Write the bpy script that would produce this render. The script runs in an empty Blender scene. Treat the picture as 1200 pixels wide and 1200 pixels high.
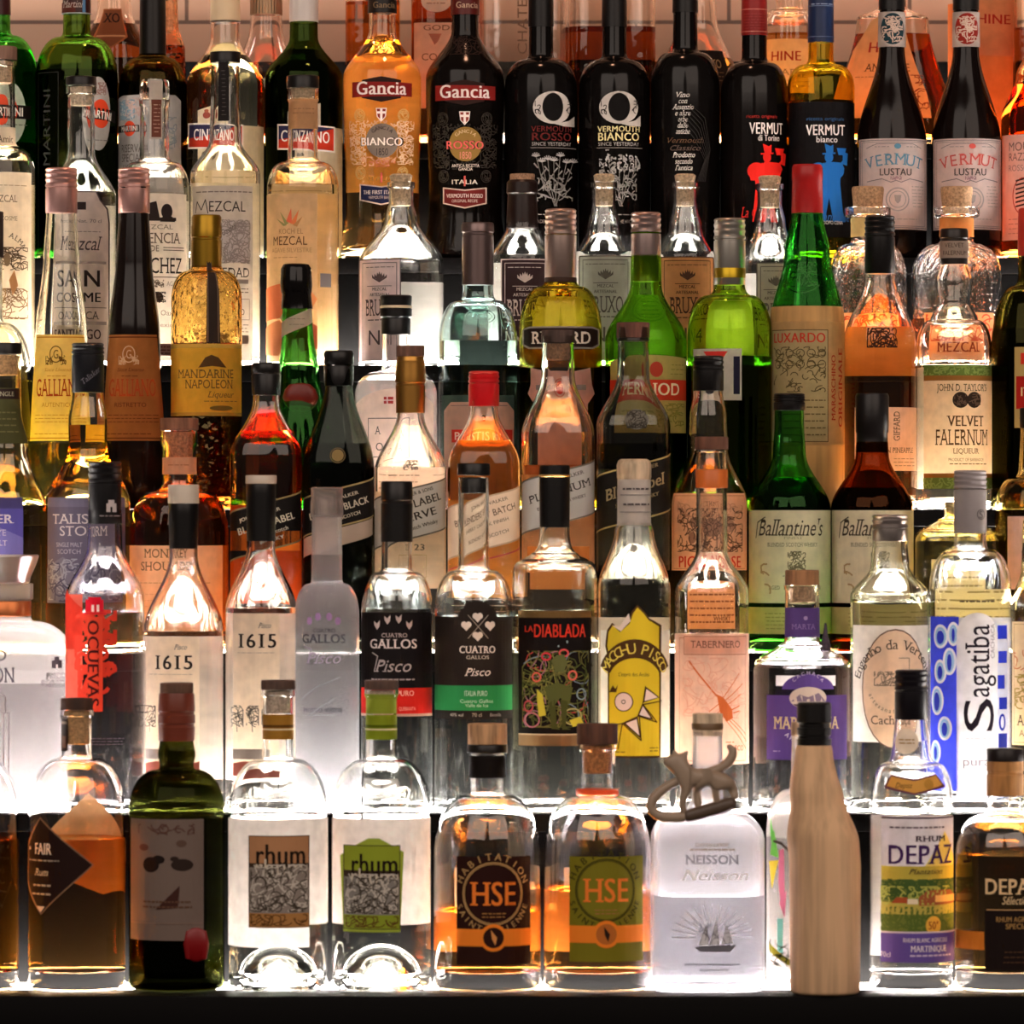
import bpy, bmesh, math, random
from mathutils import Vector, Matrix
random.seed(7)
SC = bpy.context.scene
COL = SC.collection
# ------------------------------------------------------------------ camera, world, lights, exposure
FPX = 6200.0            # focal length in pixels of the 1200 px frame
ZC = 1.45               # camera height above the floor
DA, TIER = 5.0, 0.115   # distance of the front row, depth of one tier
cam = bpy.data.cameras.new('camera'); cam.sensor_width = 36.0; cam.lens = 36.0*FPX/1200.0
cam.dof.use_dof = True; cam.dof.focus_distance = 5.40; cam.dof.aperture_fstop = 8.5
cam.clip_end = 60
co = bpy.data.objects.new('camera', cam); COL.objects.link(co)
co.location = (0, 0, ZC); co.rotation_euler = (math.pi/2, 0, 0); SC.camera = co
W = bpy.data.worlds.new('world'); SC.world = W; W.use_nodes = True
W.node_tree.nodes['Background'].inputs[0].default_value = (1.0, .80, .66, 1)
W.node_tree.nodes['Background'].inputs[1].default_value = 0.09
SC.view_settings.view_transform = 'Standard'; SC.view_settings.look = 'None'
SC.view_settings.exposure = 0.0; SC.view_settings.gamma = 1.0; SC.view_settings.use_curve_mapping = False
PANEL = {'A': 48, 'B': 46, 'C': 30, 'D': 32, 'E': 44, 'F': 22, 'G': 20}   # glow of each row's light panel
def spot(name, loc, tgt, power, size, color, ang=60):
    l = bpy.data.lights.new(name, 'SPOT'); l.energy = power; l.shadow_soft_size = size; l.color = color
    l.spot_size = math.radians(ang); l.spot_blend = .6
    o = bpy.data.objects.new(name, l); COL.objects.link(o); o.location = loc
    o.rotation_euler = (Vector(tgt)-Vector(loc)).to_track_quat('-Z', 'Y').to_euler()
    return o
def area(name, loc, tgt, power, sx, sy, color):
    l = bpy.data.lights.new(name, 'AREA'); l.energy = power; l.shape = 'RECTANGLE'; l.size = sx; l.size_y = sy; l.color = color
    o = bpy.data.objects.new(name, l); COL.objects.link(o); o.location = loc
    o.rotation_euler = (Vector(tgt)-Vector(loc)).to_track_quat('-Z', 'Y').to_euler()
    return o
area('ceiling_light', (-1.6, 2.0, 3.5), (-.1, 5.3, ZC), 64, 3.1, 2.6, (1, .83, .72))
area('ceiling_light', (1.6, 2.0, 3.5), (.1, 5.3, ZC), 64, 3.1, 2.6, (1, .80, .68))
spot('wall_wash_light', (0.0, 5.25, 3.2), (0, 5.95, ZC+.55), 15, .08, (1, .50, .30), 110)
cy = SC.cycles
cy.max_bounces = 24; cy.transmission_bounces = 24; cy.glossy_bounces = 8; cy.diffuse_bounces = 4; cy.transparent_max_bounces = 16
cy.caustics_reflective = False; cy.caustics_refractive = True; cy.blur_glossy = 0.6
cy.sample_clamp_indirect = 40.0; cy.use_denoising = True
# ------------------------------------------------------------------ colour and materials
def lin(h):
    h = h.lstrip('#')
    v = [int(h[i:i+2], 16)/255 for i in (0, 2, 4)]
    return tuple((c/12.92 if c <= .04045 else ((c+.055)/1.055)**2.4) for c in v)
MATS = {}
def nodes(key):
    m = bpy.data.materials.new(key); m.use_nodes = True
    nt = m.node_tree; nt.nodes.clear()
    out = nt.nodes.new('ShaderNodeOutputMaterial'); MATS[key] = m
    return m, nt, out
def mat(key):
    """kind:colour - g glass, f frosted glass, h hammered glass, k dark opaque glass, l/t liquid side and top, p paper, i ink, c plastic, m metal, w cork, d wood"""
    if key in MATS: return MATS[key]
    kind, _, colour = key.partition(':')
    c = lin(colour) if len(colour) == 6 else (.8, .8, .8)
    m, nt, out = nodes(key); N = nt.nodes.new; L = nt.links.new
    if kind in 'gflth' and len(kind) == 1:
        b = N('ShaderNodeBsdfGlass')
        q = tuple(max(x, 0)**.5 for x in c)
        b.inputs['Color'].default_value = (*q, 1)
        b.inputs['IOR'].default_value = {'g': 1.48, 'h': 1.48, 'f': 1.3, 'l': .91, 't': 1.34}[kind]
        b.inputs['Roughness'].default_value = {'f': .17}.get(kind, 0.0)
        if kind in 'gh':
            t = N('ShaderNodeTexCoord'); n = N('ShaderNodeTexNoise' if kind == 'g' else 'ShaderNodeTexVoronoi')
            n.inputs['Scale'].default_value = 28 if kind == 'g' else 150
            L(t.outputs['Object'], n.inputs['Vector'])
            bp = N('ShaderNodeBump'); bp.inputs['Strength'].default_value = .25 if kind == 'g' else .9
            bp.inputs['Distance'].default_value = .0012
            L(n.outputs[0], bp.inputs['Height']); L(bp.outputs[0], b.inputs['Normal'])
        if kind == 'f':
            d = N('ShaderNodeBsdfTranslucent'); d.inputs[0].default_value = (*c, 1)
            e = N('ShaderNodeBsdfDiffuse'); e.inputs[0].default_value = (*c, 1)
            a1 = N('ShaderNodeMixShader'); a1.inputs[0].default_value = .4; L(d.outputs[0], a1.inputs[1]); L(e.outputs[0], a1.inputs[2])
            a2 = N('ShaderNodeMixShader'); a2.inputs[0].default_value = .24; L(b.outputs[0], a2.inputs[1]); L(a1.outputs[0], a2.inputs[2])
            L(a2.outputs[0], out.inputs[0])
        else:
            L(b.outputs[0], out.inputs[0])
    elif kind == 'p':
        d = N('ShaderNodeBsdfDiffuse'); t = N('ShaderNodeBsdfTranslucent')
        tc = N('ShaderNodeTexCoord'); n = N('ShaderNodeTexNoise'); n.inputs['Scale'].default_value = 90; n.inputs['Detail'].default_value = 4
        mr = N('ShaderNodeMapRange'); mr.inputs[1].default_value = .3; mr.inputs[2].default_value = .7; mr.inputs[3].default_value = .88; mr.inputs[4].default_value = 1.06
        mx = N('ShaderNodeMix'); mx.data_type = 'RGBA'; mx.blend_type = 'MULTIPLY'; mx.inputs[0].default_value = 1
        L(tc.outputs['Object'], n.inputs['Vector']); L(n.outputs[0], mr.inputs[0]); mx.inputs[6].default_value = (*c, 1); L(mr.outputs[0], mx.inputs[7])
        L(mx.outputs[2], d.inputs[0]); L(mx.outputs[2], t.inputs[0])
        a = N('ShaderNodeMixShader'); a.inputs[0].default_value = .48
        L(d.outputs[0], a.inputs[1]); L(t.outputs[0], a.inputs[2]); L(a.outputs[0], out.inputs[0])
    else:
        b = N('ShaderNodeBsdfPrincipled'); L(b.outputs[0], out.inputs[0])
        b.inputs['Base Color'].default_value = (*c, 1)
        if kind == 'k': b.inputs['Roughness'].default_value = .12; b.inputs['Specular IOR Level'].default_value = .22
        if kind == 'i': b.inputs['Roughness'].default_value = .6; b.inputs['Specular IOR Level'].default_value = .1
        if kind == 'c': b.inputs['Roughness'].default_value = .36; b.inputs['Specular IOR Level'].default_value = .3
        if kind == 'm': b.inputs['Roughness'].default_value = .33; b.inputs['Metallic'].default_value = .85
        if kind in ('w', 'd', 's'):
            b.inputs['Roughness'].default_value = .8
            tc = N('ShaderNodeTexCoord'); n = N('ShaderNodeTexNoise'); mp = N('ShaderNodeMapping')
            mp.inputs['Scale'].default_value = {'w': (1, 1, 1), 'd': (1, 1, .12), 's': (1, 1, .06)}[kind]
            n.inputs['Scale'].default_value = {'w': 420, 'd': 160, 's': 90}[kind]; n.inputs['Detail'].default_value = 6
            r = N('ShaderNodeValToRGB'); r.color_ramp.elements[0].position = .32; r.color_ramp.elements[1].position = .62
            r.color_ramp.elements[0].color = (*[x*(.45 if kind != 's' else .60) for x in c], 1); r.color_ramp.elements[1].color = (*c, 1)
            L(tc.outputs['Object'], mp.inputs[0]); L(mp.outputs[0], n.inputs['Vector']); L(n.outputs[0], r.inputs[0]); L(r.outputs[0], b.inputs['Base Color'])
            bp = N('ShaderNodeBump'); bp.inputs['Strength'].default_value = .25; bp.inputs['Distance'].default_value = .001
            L(n.outputs[0], bp.inputs['Height']); L(bp.outputs[0], b.inputs['Normal'])
    return m
def emis(key, col, s):
    m, nt, out = nodes(key); e = nt.nodes.new('ShaderNodeEmission'); e.inputs[0].default_value = (*col, 1); e.inputs[1].default_value = s
    nt.links.new(e.outputs[0], out.inputs[0]); return m
# ------------------------------------------------------------------ object helpers
def link(name, me, parent=None):
    o = bpy.data.objects.new(name, me); COL.objects.link(o)
    if parent is not None: o.parent = parent
    return o
def tag(o, label, cat, group=None):
    o['label'] = label; o['category'] = cat
    if group: o['group'] = group
    return o
def finish(me, smooth=True, ang=38):
    if smooth:
        me.polygons.foreach_set('use_smooth', [True]*len(me.polygons))
        me.set_sharp_from_angle(angle=math.radians(ang))
    me.update()
def box_mesh(name, boxes, mats, bev=0):
    """boxes: (x0,x1,y0,y1,z0,z1,material index)"""
    bm = bmesh.new()
    for x0, x1, y0, y1, z0, z1, mi in boxes:
        v = [bm.verts.new(p) for p in ((x0,y0,z0),(x1,y0,z0),(x1,y1,z0),(x0,y1,z0),(x0,y0,z1),(x1,y0,z1),(x1,y1,z1),(x0,y1,z1))]
        for f in ((3,2,1,0),(4,5,6,7),(0,1,5,4),(1,2,6,5),(2,3,7,6),(3,0,4,7)):
            fc = bm.faces.new([v[i] for i in f]); fc.material_index = mi
    if bev:
        bmesh.ops.bevel(bm, geom=bm.edges[:], offset=bev, segments=2, affect='EDGES', profile=.6)
    me = bpy.data.meshes.new(name); bm.to_mesh(me); bm.free()
    for m in mats: me.materials.append(m)
    finish(me, bool(bev)); return me
# ------------------------------------------------------------------ profiles (photo pixels, y down, half width)
def prof(w0, *a):
    """chain of (kind, y, w): l straight, e dome, q flare (dome upside down), s S-curve; starts at the base with half width w0"""
    pts = [(None, w0)]; i = 0
    out = []
    while i < len(a):
        out.append((a[i], a[i+1], a[i+2])); i += 3
    return (w0, out)
def expand(pf, yb, dxs=None):
    w0, segs = pf
    y, w = yb, w0
    P = [(yb, w0-4 if w0 > 12 else w0*.8), (yb-.6, w0-2.4 if w0 > 12 else w0*.9), (yb-2.2, w0-.7), (yb-4.5, w0)]
    y = yb-4.5
    for k, y1, w1 in segs:
        n = {'l': max(1, int(abs(y1-y)/25)), 'e': 10, 'q': 8, 's': 12}[k]
        for j in range(1, n+1):
            t = j/n
            if k == 'l': yy, ww = y+(y1-y)*t, w+(w1-w)*t
            elif k == 'e':
                th = t*math.pi/2; yy = y+(y1-y)*math.sin(th); ww = w1+(w-w1)*math.cos(th)
            elif k == 'q':
                th = t*math.pi/2; yy = y+(y1-y)*(1-math.cos(th)); ww = w+(w1-w)*math.sin(th)
            else:
                yy = y+(y1-y)*t; ww = w+(w1-w)*(3*t*t-2*t**3)
            P.append((yy, ww))
        y, w = y1, w1
    return P
def interp(P, y):
    """half width at photo height y of an expanded profile (y falls along it)"""
    for (ya, wa), (yb, wb) in zip(P, P[1:]):
        if ya >= y >= yb and ya > yb: return wa+(wb-wa)*(ya-y)/(ya-yb)
    return P[-1][1] if y < P[-1][0] else P[3][1]
def unit_curve(n, dr, N=720):
    """closed cross-section of half width 1, exponent n, depth ratio dr; t=0 at the front, increasing to +x; returns points and arc lengths"""
    pts = []
    for i in range(N+1):
        t = 2*math.pi*i/N
        s, c = math.sin(t), math.cos(t)
        pts.append((math.copysign(abs(s)**(2/n), s), -dr*math.copysign(abs(c)**(2/n), c)))
    arc = [0.0]
    for a, b in zip(pts, pts[1:]): arc.append(arc[-1]+math.hypot(b[0]-a[0], b[1]-a[1]))
    return pts, arc
CURVES = {}
def curve(n, dr):
    if (n, dr) not in CURVES: CURVES[(n, dr)] = unit_curve(n, dr)
    return CURVES[(n, dr)]
def at_arc(cv, s):
    pts, arc = cv; T = arc[-1]; s = s % T
    lo, hi = 0, len(arc)-1
    while hi-lo > 1:
        m = (lo+hi)//2
        if arc[m] <= s: lo = m
        else: hi = m
    f = (s-arc[lo])/max(arc[hi]-arc[lo], 1e-9)
    a, b = pts[lo], pts[hi]
    return a[0]+(b[0]-a[0])*f, a[1]+(b[1]-a[1])*f
def arc_of_x(cv, x):
    """arc position on the front half for projected offset x (-1..1)"""
    x = max(-.999, min(.999, x)); pts, arc = cv; n = len(pts)-1; q = n//4
    a = abs(x); lo, hi = 0, q
    while hi-lo > 1:
        m = (lo+hi)//2
        if pts[m][0] <= a: lo = m
        else: hi = m
    f = (a-pts[lo][0])/max(pts[hi][0]-pts[lo][0], 1e-9)
    return math.copysign(arc[lo]+(arc[hi]-arc[lo])*f, x)
def rings_mesh(name, rings, mats, n=2, dr=1.0, seg=48, cap0=True, cap1=True, knurl=None, mi=None, smooth=True, ang=38):
    """rings: (r, z, dx) in metres from bottom to top; outward normals when z rises"""
    cv = curve(n, dr); T = cv[1][-1]
    if n > 2.2: seg = 96
    U = [at_arc(cv, T*i/seg) for i in range(seg)]
    vs, fs, ms = [], [], []
    for j, (r, z, dx) in enumerate(rings):
        for i, (ux, uy) in enumerate(U):
            rr = r
            if knurl and knurl[0] <= j <= knurl[1] and i % 2: rr = r-knurl[2]
            vs.append((ux*rr+dx, uy*rr, z))
    for j in range(len(rings)-1):
        for i in range(seg):
            a, b = j*seg+i, j*seg+(i+1) % seg
            fs.append((a, b, b+seg, a+seg)); ms.append(mi[j] if mi else 0)
    if cap0: fs.append(tuple(reversed(range(seg)))); ms.append(mi[0] if mi else 0)
    if cap1: k = (len(rings)-1)*seg; fs.append(tuple(range(k, k+seg))); ms.append(mi[-1] if mi else 0)
    me = bpy.data.meshes.new(name); me.from_pydata(vs, [], fs)
    for m in mats: me.materials.append(m)
    me.polygons.foreach_set('material_index', ms)
    finish(me, smooth, ang)
    return me
# ------------------------------------------------------------------ writing
GLY = {}
def glyphs(text, style):
    """flat mesh of a text: vertices, faces, width; cap height 1. styles: s sans, b bold, r serif, i slanted, z slanted serif"""
    key = (text, style)
    if key in GLY: return GLY[key]
    cu = bpy.data.curves.new('lettering', 'FONT'); cu.body = text; cu.size = 1; cu.resolution_u = 3
    if 'b' in style: cu.space_character = 1.05
    if 'i' in style or 'z' in style: cu.shear = .32
    o = bpy.data.objects.new('lettering', cu); COL.objects.link(o)
    dg = bpy.context.evaluated_depsgraph_get(); ev = o.evaluated_get(dg); me = ev.to_mesh()
    V = [(v.co.x, v.co.y) for v in me.vertices]; F = [tuple(p.vertices) for p in me.polygons]
    if 'r' in style or 'z' in style:
        # slab serifs: short level edges at the baseline and at cap / x height
        edges = {}
        for f in F:
            for a, b in zip(f, f[1:]+f[:1]):
                e = (min(a, b), max(a, b)); edges[e] = edges.get(e, 0)+1
        ends = []
        hs = sorted(set(round(y, 3) for x, y in V))
        for (a, b), n in edges.items():
            if n == 1 and abs(V[a][1]-V[b][1]) < 1e-4:
                x0, x1 = sorted((V[a][0], V[b][0])); y = V[a][1]
                if .03 < x1-x0 < .2 and (abs(y) < .02 or .5 < y < .76): ends.append((x0, x1, y))
        for x0, x1, y in ends:
            k = len(V); d = .075; t = .05 if y < .02 else -.05
            V += [(x0-d, y), (x1+d, y), (x1+d, y+t), (x0-d, y+t)]
            F.append((k, k+1, k+2, k+3) if t > 0 else (k+3, k+2, k+1, k))
    if 'b' in style:      # heavier strokes
        n = len(V); V = [(x-.02, y) for x, y in V]+[(x+.02, y) for x, y in V]; F = F+[tuple(i+n for i in f) for f in F]
    ev.to_mesh_clear(); bpy.data.objects.remove(o); bpy.data.curves.remove(cu)
    if V:
        x0 = min(v[0] for v in V); x1 = max(v[0] for v in V)
        V = [((x-x0-(x1-x0)/2)/CAPH, y/CAPH) for x, y in V]; w = (x1-x0)/CAPH
    else: w = 1
    GLY[key] = (V, F, w); return GLY[key]
CAPH = .7
def _cap():
    global CAPH
    CAPH = 1; V, F, w = glyphs('H', 's'); CAPH = max(y for x, y in V); GLY.clear()
_cap()
# ------------------------------------------------------------------ rows: photo height of each light panel and its distance
ROWS = {'A': 1158, 'B': 950, 'C': 764, 'D': 597, 'E': 430, 'F': 305, 'G': 172}
DIST = {r: DA+TIER*i for i, r in enumerate('ABCDEFG')}
def zrow(r): return ZC+(600-ROWS[r])*DIST[r]/FPX
# print items for labels; all coordinates are photo pixels, widths run along the glass
def R(x0, y0, x1, y1, c): return ('R', c, x0, y0, x1, y1)
def T(s, cx, cy, h, c, w=None, st='s', rot=0, sx=1): return ('T', c, s, cx, cy, h, w, st, rot, sx)
def E(cx, cy, rx, ry, c): return ('E', c, cx, cy, rx, ry)
def O(cx, cy, rx, ry, t, c): return ('O', c, cx, cy, rx, ry, t)
def P(pts, c): return ('P', c, pts)
def Ln(pts, t, c): return ('L', c, pts, t)
def Arc(s, cx, cy, r, h, c, a0, a1, st='s'): return ('A', c, s, cx, cy, r, h, a0, a1, st)
def G(x0, y0, x1, y1, n, c, h=1.3): return ('G', c, x0, y0, x1, y1, n, h)
def S(x0, y0, x1, y1, n, c, t=1.2, ln=6, seed=1): return ('S', c, x0, y0, x1, y1, n, t, ln, seed)
def Fr(x0, y0, x1, y1, t, c): return ('L', c, [(x0, y0), (x1, y0), (x1, y1), (x0, y1), (x0, y0)], t)
def kindof(c): return c if ':' in c else 'i:'+c
def stroke(pts, t):
    """quads along a polyline"""
    V, F = [], []
    for (x0, y0), (x1, y1) in zip(pts, pts[1:]):
        d = math.hypot(x1-x0, y1-y0)
        if d < 1e-6: continue
        ux, uy = (x1-x0)/d, (y1-y0)/d; nx, ny = -uy*t/2, ux*t/2; ex, ey = ux*t*.3, uy*t*.3
        k = len(V); V += [(x0-ex-nx, y0-ey-ny), (x1+ex-nx, y1+ey-ny), (x1+ex+nx, y1+ey+ny), (x0-ex+nx, y0-ey+ny)]
        F.append((k, k+1, k+2, k+3))
    return V, F
def flat(it, ux):
    """one print item as flat (u, v) vertices and faces; v up"""
    k = it[0]
    if k == 'R':
        _, c, x0, y0, x1, y1 = it; a, b = ux(x0), ux(x1)
        return [(a, -y1), (b, -y1), (b, -y0), (a, -y0)], [(0, 1, 2, 3)]
    if k == 'T':
        _, c, s, cx, cy, h, w, st, rot, sx = it
        V, F, gw = glyphs(s, st); fx = (w/gw if w else h*sx)
        ca, sa = math.cos(math.radians(rot)), math.sin(math.radians(rot)); u0 = ux(cx)
        out = []
        for x, y in V:
            x, y = x*fx, (y-.5)*h; out.append((u0+x*ca-y*sa, -cy+x*sa+y*ca))
        return out, F
    if k in 'EO':
        c, cx, cy, rx, ry = it[1:6]; u0 = ux(cx); N = 28
        o = [(u0+rx*math.cos(2*math.pi*i/N), -cy+ry*math.sin(2*math.pi*i/N)) for i in range(N)]
        if k == 'E': return o, [tuple(range(N))]
        t = it[6]; q = [(u0+(rx-t)*math.cos(2*math.pi*i/N), -cy+(ry-t)*math.sin(2*math.pi*i/N)) for i in range(N)]
        return o+q, [(i, (i+1) % N, N+(i+1) % N, N+i) for i in range(N)]
    if k == 'P':
        V = [(ux(x), -y) for x, y in it[2]]
        a = sum(V[i-1][0]*V[i][1]-V[i][0]*V[i-1][1] for i in range(len(V)))
        return V, [tuple(range(len(V))) if a > 0 else tuple(reversed(range(len(V))))]
    if k == 'L': return stroke([(ux(x), -y) for x, y in it[2]], it[3])
    if k == 'A':
        _, c, s, cx, cy, r, h, a0, a1, st = it
        V, F = [], []; n = len(s); u0 = ux(cx)
        for i, ch in enumerate(s):
            if ch == ' ': continue
            a = math.radians(a0+(a1-a0)*(i+.5)/n); gv, gf, gw = glyphs(ch, st); b = len(V)
            inv = 1 if a1 < a0 else -1
            for x, y in gv:
                x, y = x*h*inv, (y-.5)*h*inv
                V.append((u0+(r+y)*math.cos(a)+x*math.sin(a), -cy+(r+y)*math.sin(a)-x*math.cos(a)))
            F += [tuple(b+q for q in f) for f in gf]
        return V, F
    if k == 'G':
        _, c, x0, y0, x1, y1, n, h = it; V, F = [], []; rnd = random.Random(int(x0*7+y0))
        for i in range(n):
            y = y0+(y1-y0)*(i+.5)/n; x = x0+rnd.random()*2
            while x < x1-1:
                w = min(2+rnd.random()*5, x1-x); b = len(V); a, d = ux(x), ux(x+w)
                V += [(a, -y-h/2), (d, -y-h/2), (d, -y+h/2), (a, -y+h/2)]; F.append((b, b+1, b+2, b+3)); x += w+1.2
        return V, F
    if k == 'S':
        _, c, x0, y0, x1, y1, n, t, ln, seed = it; V, F = [], []; rnd = random.Random(seed)
        for i in range(n):
            x, y = x0+rnd.random()*(x1-x0), y0+rnd.random()*(y1-y0); a = rnd.random()*6.3; da = (rnd.random()-.5)*1.6
            pts = [(ux(x), -y)]
            for j in range(5):
                a += da; x = min(x1, max(x0, x+math.cos(a)*ln/4)); y = min(y1, max(y0, y+math.sin(a)*ln/4)); pts.append((ux(x), -y))
            v, f = stroke(pts, t); b = len(V); V += v; F += [tuple(q+b for q in g) for g in f]
        return V, F
class Bottle:
    def __init__(s, row, cx, name, label, pf, glass, n=2.0, dr=1.0, level=None, liq=None, dy=0.0, yaw=0, base=9, punt=6, cat='bottle', group=None, dx=None, t=2.7, lname='liquid'):
        s.d = DIST[row]+dy; s.k = s.d/FPX; s.zb = zrow(row)+.0006
        s.yb = 600-(s.zb-ZC)/s.k            # photo height of the base at this depth
        s.cx = cx; s.n, s.dr = n, dr; s.dxf = dx or (lambda y: 0.0)
        s.root = bpy.data.objects.new(name, None); COL.objects.link(s.root); s.root.empty_display_size = .02
        s.root.location = ((cx-600)*s.k, s.d, s.zb); s.root.rotation_euler[2] = math.radians(yaw)
        tag(s.root, label, cat, group)
        s.P = expand(pf, s.yb); s.glass = glass
        s.body(level, liq, base, punt, t, lname)
    def ring(s, y, w): return (max(w*s.k, 1e-5), (s.yb-y)*s.k, s.dxf(y)*s.k)
    def body(s, level, liq, base, punt, t, lname):
        kind = s.glass[0]; P = s.P
        if kind in 'ks' or kind == 'd':
            rings = [s.ring(y, w) for y, w in P]
            link('glass_body' if kind == 'k' else 'clay_body', rings_mesh('glass_body', rings, [mat(s.glass)], s.n, s.dr), s.root); return
        w0 = P[3][1]
        pb = [(s.yb-punt*math.cos(a*math.pi/20), max(.02, w0*(.54 if punt > 20 else .8)*math.sin(a*math.pi/20))) for a in range(10)] if punt > 0 else [(s.yb, .02)]
        outer = [s.ring(y, w) for y, w in pb+P]
        top = P[-1]
        # inner wall: offset along the profile's normal
        inn = []; Q = P[3:]
        for i, (y, w) in enumerate(Q):
            a, b = Q[max(i-1, 0)], Q[min(i+1, len(Q)-1)]
            dz, dw = a[0]-b[0], b[1]-a[1]; l = math.hypot(dz, dw) or 1
            inn.append((y-t*dw/l, w-t*dz/l))
        yb_in = s.yb-base
        inn = [(y, w) for y, w in inn if y < yb_in-5 and w > 1]
        mono = []
        for y, w in inn:
            if not mono or y < mono[-1][0]-.05: mono.append((y, w))
        inn = mono
        wi = inn[0][1]
        pw = .62 if punt > 20 else .84
        bot = [(yb_in-punt*math.cos(a*math.pi/20), max(.02, wi*pw*math.sin(a*math.pi/20))) for a in range(10)]+[(yb_in-.5, wi-4), (yb_in-2, wi-1.2), (yb_in-4.9, wi)]
        full = bot+inn
        s.inn = full
        lip = [(top[0]-.6, top[1]-.8), (top[0]-.6, top[1]-t+.6)]
        if level is not None:
            # split the inner wall at the liquid level
            low = [(y, w) for y, w in full if y > level+.3]; high = [(y, w) for y, w in full if y < level-.3]
            wl = interp(full[len(bot)-1:], level) if level < full[len(bot)-1][0] else wi
            low.append((level, wl)); high = [(level, wl)]+high
            cavity = list(reversed(high)); closed = False
        else:
            cavity = list(reversed(full)); closed = True
        rings = outer+[s.ring(y, w) for y, w in lip+cavity]
        mi = [0]*(len(outer)+1)+[1]*(len(lip)+len(cavity))
        clear = s.glass[0]+':ffffff' if s.glass[0] in 'gf' else 'g:ffffff'
        link('glass_body', rings_mesh('glass_body', rings, [mat(s.glass), mat(clear)], s.n, s.dr, cap1=closed, mi=mi), s.root)
        if level is not None:
            lr = [s.ring(y, w) for y, w in low]
            me = rings_mesh('liquid', lr, [mat('l:'+liq), mat('t:'+liq)], s.n, s.dr)
            me.polygons[-1].material_index = 1
            link(lname, me, s.root)
    def part(s, name, m, *yw, knurl=None, label=None, n=2.0, dr=1.0, yd=0.0, xd=0.0):
        """lathe part from (y,w) pairs listed from bottom to top; two numbers more than pairs: (y0, y1, w) for a plain cylinder"""
        if len(yw) == 3 and not isinstance(yw[0], tuple):
            y1, y0, w = max(yw[:2]), min(yw[:2]), yw[2]
            yw = [(y1, w-.5), (y1-.6, w), (y0+1.0, w), (y0+.3, w-.5), (y0, w-1.3)]
        rings = [s.ring(y, w) for y, w in yw]
        rings = [(r, z, x+xd*s.k) for r, z, x in rings]
        if knurl: knurl = (knurl[0], knurl[1], knurl[2]*s.k)
        o = link(name, rings_mesh(name, rings, [mat(m)], n, dr, knurl=knurl, seg=72 if knurl else 40), s.root)
        if yd: o.location.y = yd*s.k
        if label: o['label'] = label
        return o
    def screw(s, m, y1, y0, w, name='cap', kn=True, ringy=None, label=None):
        """screw cap with a ribbed band and a tear ring"""
        h = y1-y0; q = ringy or y0+h*.42; top = y0+2; n = max(2, int((q-top)/6))
        yw = [(y1, w-.4), (y1-.8, w), (q+2.4, w), (q+1.8, w-1.1), (q+.6, w-1.1), (q, w+.2)]
        for i in range(n):
            a = q-1-(q-top-1)*i/n; b = q-1-(q-top-1)*(i+1)/n
            yw += [(a-(a-b)*.25, w+.2), (a-(a-b)*.4, w-.7), (a-(a-b)*.75, w-.7), (b+.2, w+.1)]
        yw += [(y0+1.2, w-.6), (y0+.4, w-1.4), (y0, w-2.4)]
        return s.part(name, m, *yw, label=label)
    def lab(s, name, items, back=False, lift=.30, label=None, tilt=None):
        cv = curve(s.n, s.dr); T_ = cv[1][-1]
        def yext(it):
            k = it[0]
            if k in 'RGS': return [it[3], it[5]]
            if k in 'PL': return [p[1] for p in it[2]]
            if k in 'EO': return [it[3]-it[5], it[3]+it[5]]
            return [it[4]]
        ys = [q for it in items if it[0] in 'RPEO' for q in yext(it)] or [q for it in items for q in yext(it)]
        ym = (min(ys)+max(ys))/2
        Rf = interp(s.P, ym)
        def ux(x): return Rf*arc_of_x(cv, (x-s.cx-s.dxf(ym))/Rf)
        bm = bmesh.new(); lay = bm.verts.layers.float.new('lay'); mats, idx = [], {}
        for li, it in enumerate(items):
            V, F = flat(it, ux); c = kindof(it[1])
            if c not in idx: idx[c] = len(mats); mats.append(mat(c))
            vs = []
            for u, v in V:
                q = bm.verts.new((u, v, 0)); q[lay] = li; vs.append(q)
            for f in F:
                try: fc = bm.faces.new([vs[i] for i in f]); fc.material_index = idx[c]
                except ValueError: pass
        u0 = min(v.co.x for v in bm.verts); u1 = max(v.co.x for v in bm.verts)
        v0 = min(v.co.y for v in bm.verts); v1 = max(v.co.y for v in bm.verts)
        st = Rf*(.13 if s.n < 2.2 else .05)
        for i in range(math.ceil(u0/st), math.floor(u1/st)+1):
            bmesh.ops.bisect_plane(bm, geom=bm.verts[:]+bm.edges[:]+bm.faces[:], plane_co=(i*st, 0, 0), plane_no=(1, 0, 0))
        ww = [interp(s.P, -v0+(v0-v1)*q/10) for q in range(11)]
        if max(ww)-min(ww) > .4:
            hh = 3.0
            for i in range(math.ceil(v0/hh), math.floor(v1/hh)+1):
                bmesh.ops.bisect_plane(bm, geom=bm.verts[:]+bm.edges[:]+bm.faces[:], plane_co=(0, i*hh, 0), plane_no=(0, 1, 0))
        for v in bm.verts:
            u, y = v.co.x, -v.co.y
            if tilt: y = y+tilt*u
            if back: u = T_*Rf/2-u
            ax, ay = at_arc(cv, u/Rf); w = interp(s.P, y)*s.k+(lift+.055*v[lay])*1e-3
            v.co = (ax*w+s.dxf(y)*s.k, ay*w, (s.yb-y)*s.k)
        me = bpy.data.meshes.new(name); bm.to_mesh(me); bm.free()
        for m in mats: me.materials.append(m)
        o = link(name, me, s.root)
        if label: o['label'] = label
        return o
    def back(s, x0, y0, x1, y1, c='p:fff6ee'):
        return s.lab('back_label', [R(x0, y0, x1, y1, c)], back=True)
    def dome_cork(s, y1, y0, w, m='w:c89a6c'):
        return s.part('cork', m, (y1, w-1.5), (y1-1, w-.3), (y0+1, w), (y0, w-.4))
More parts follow.
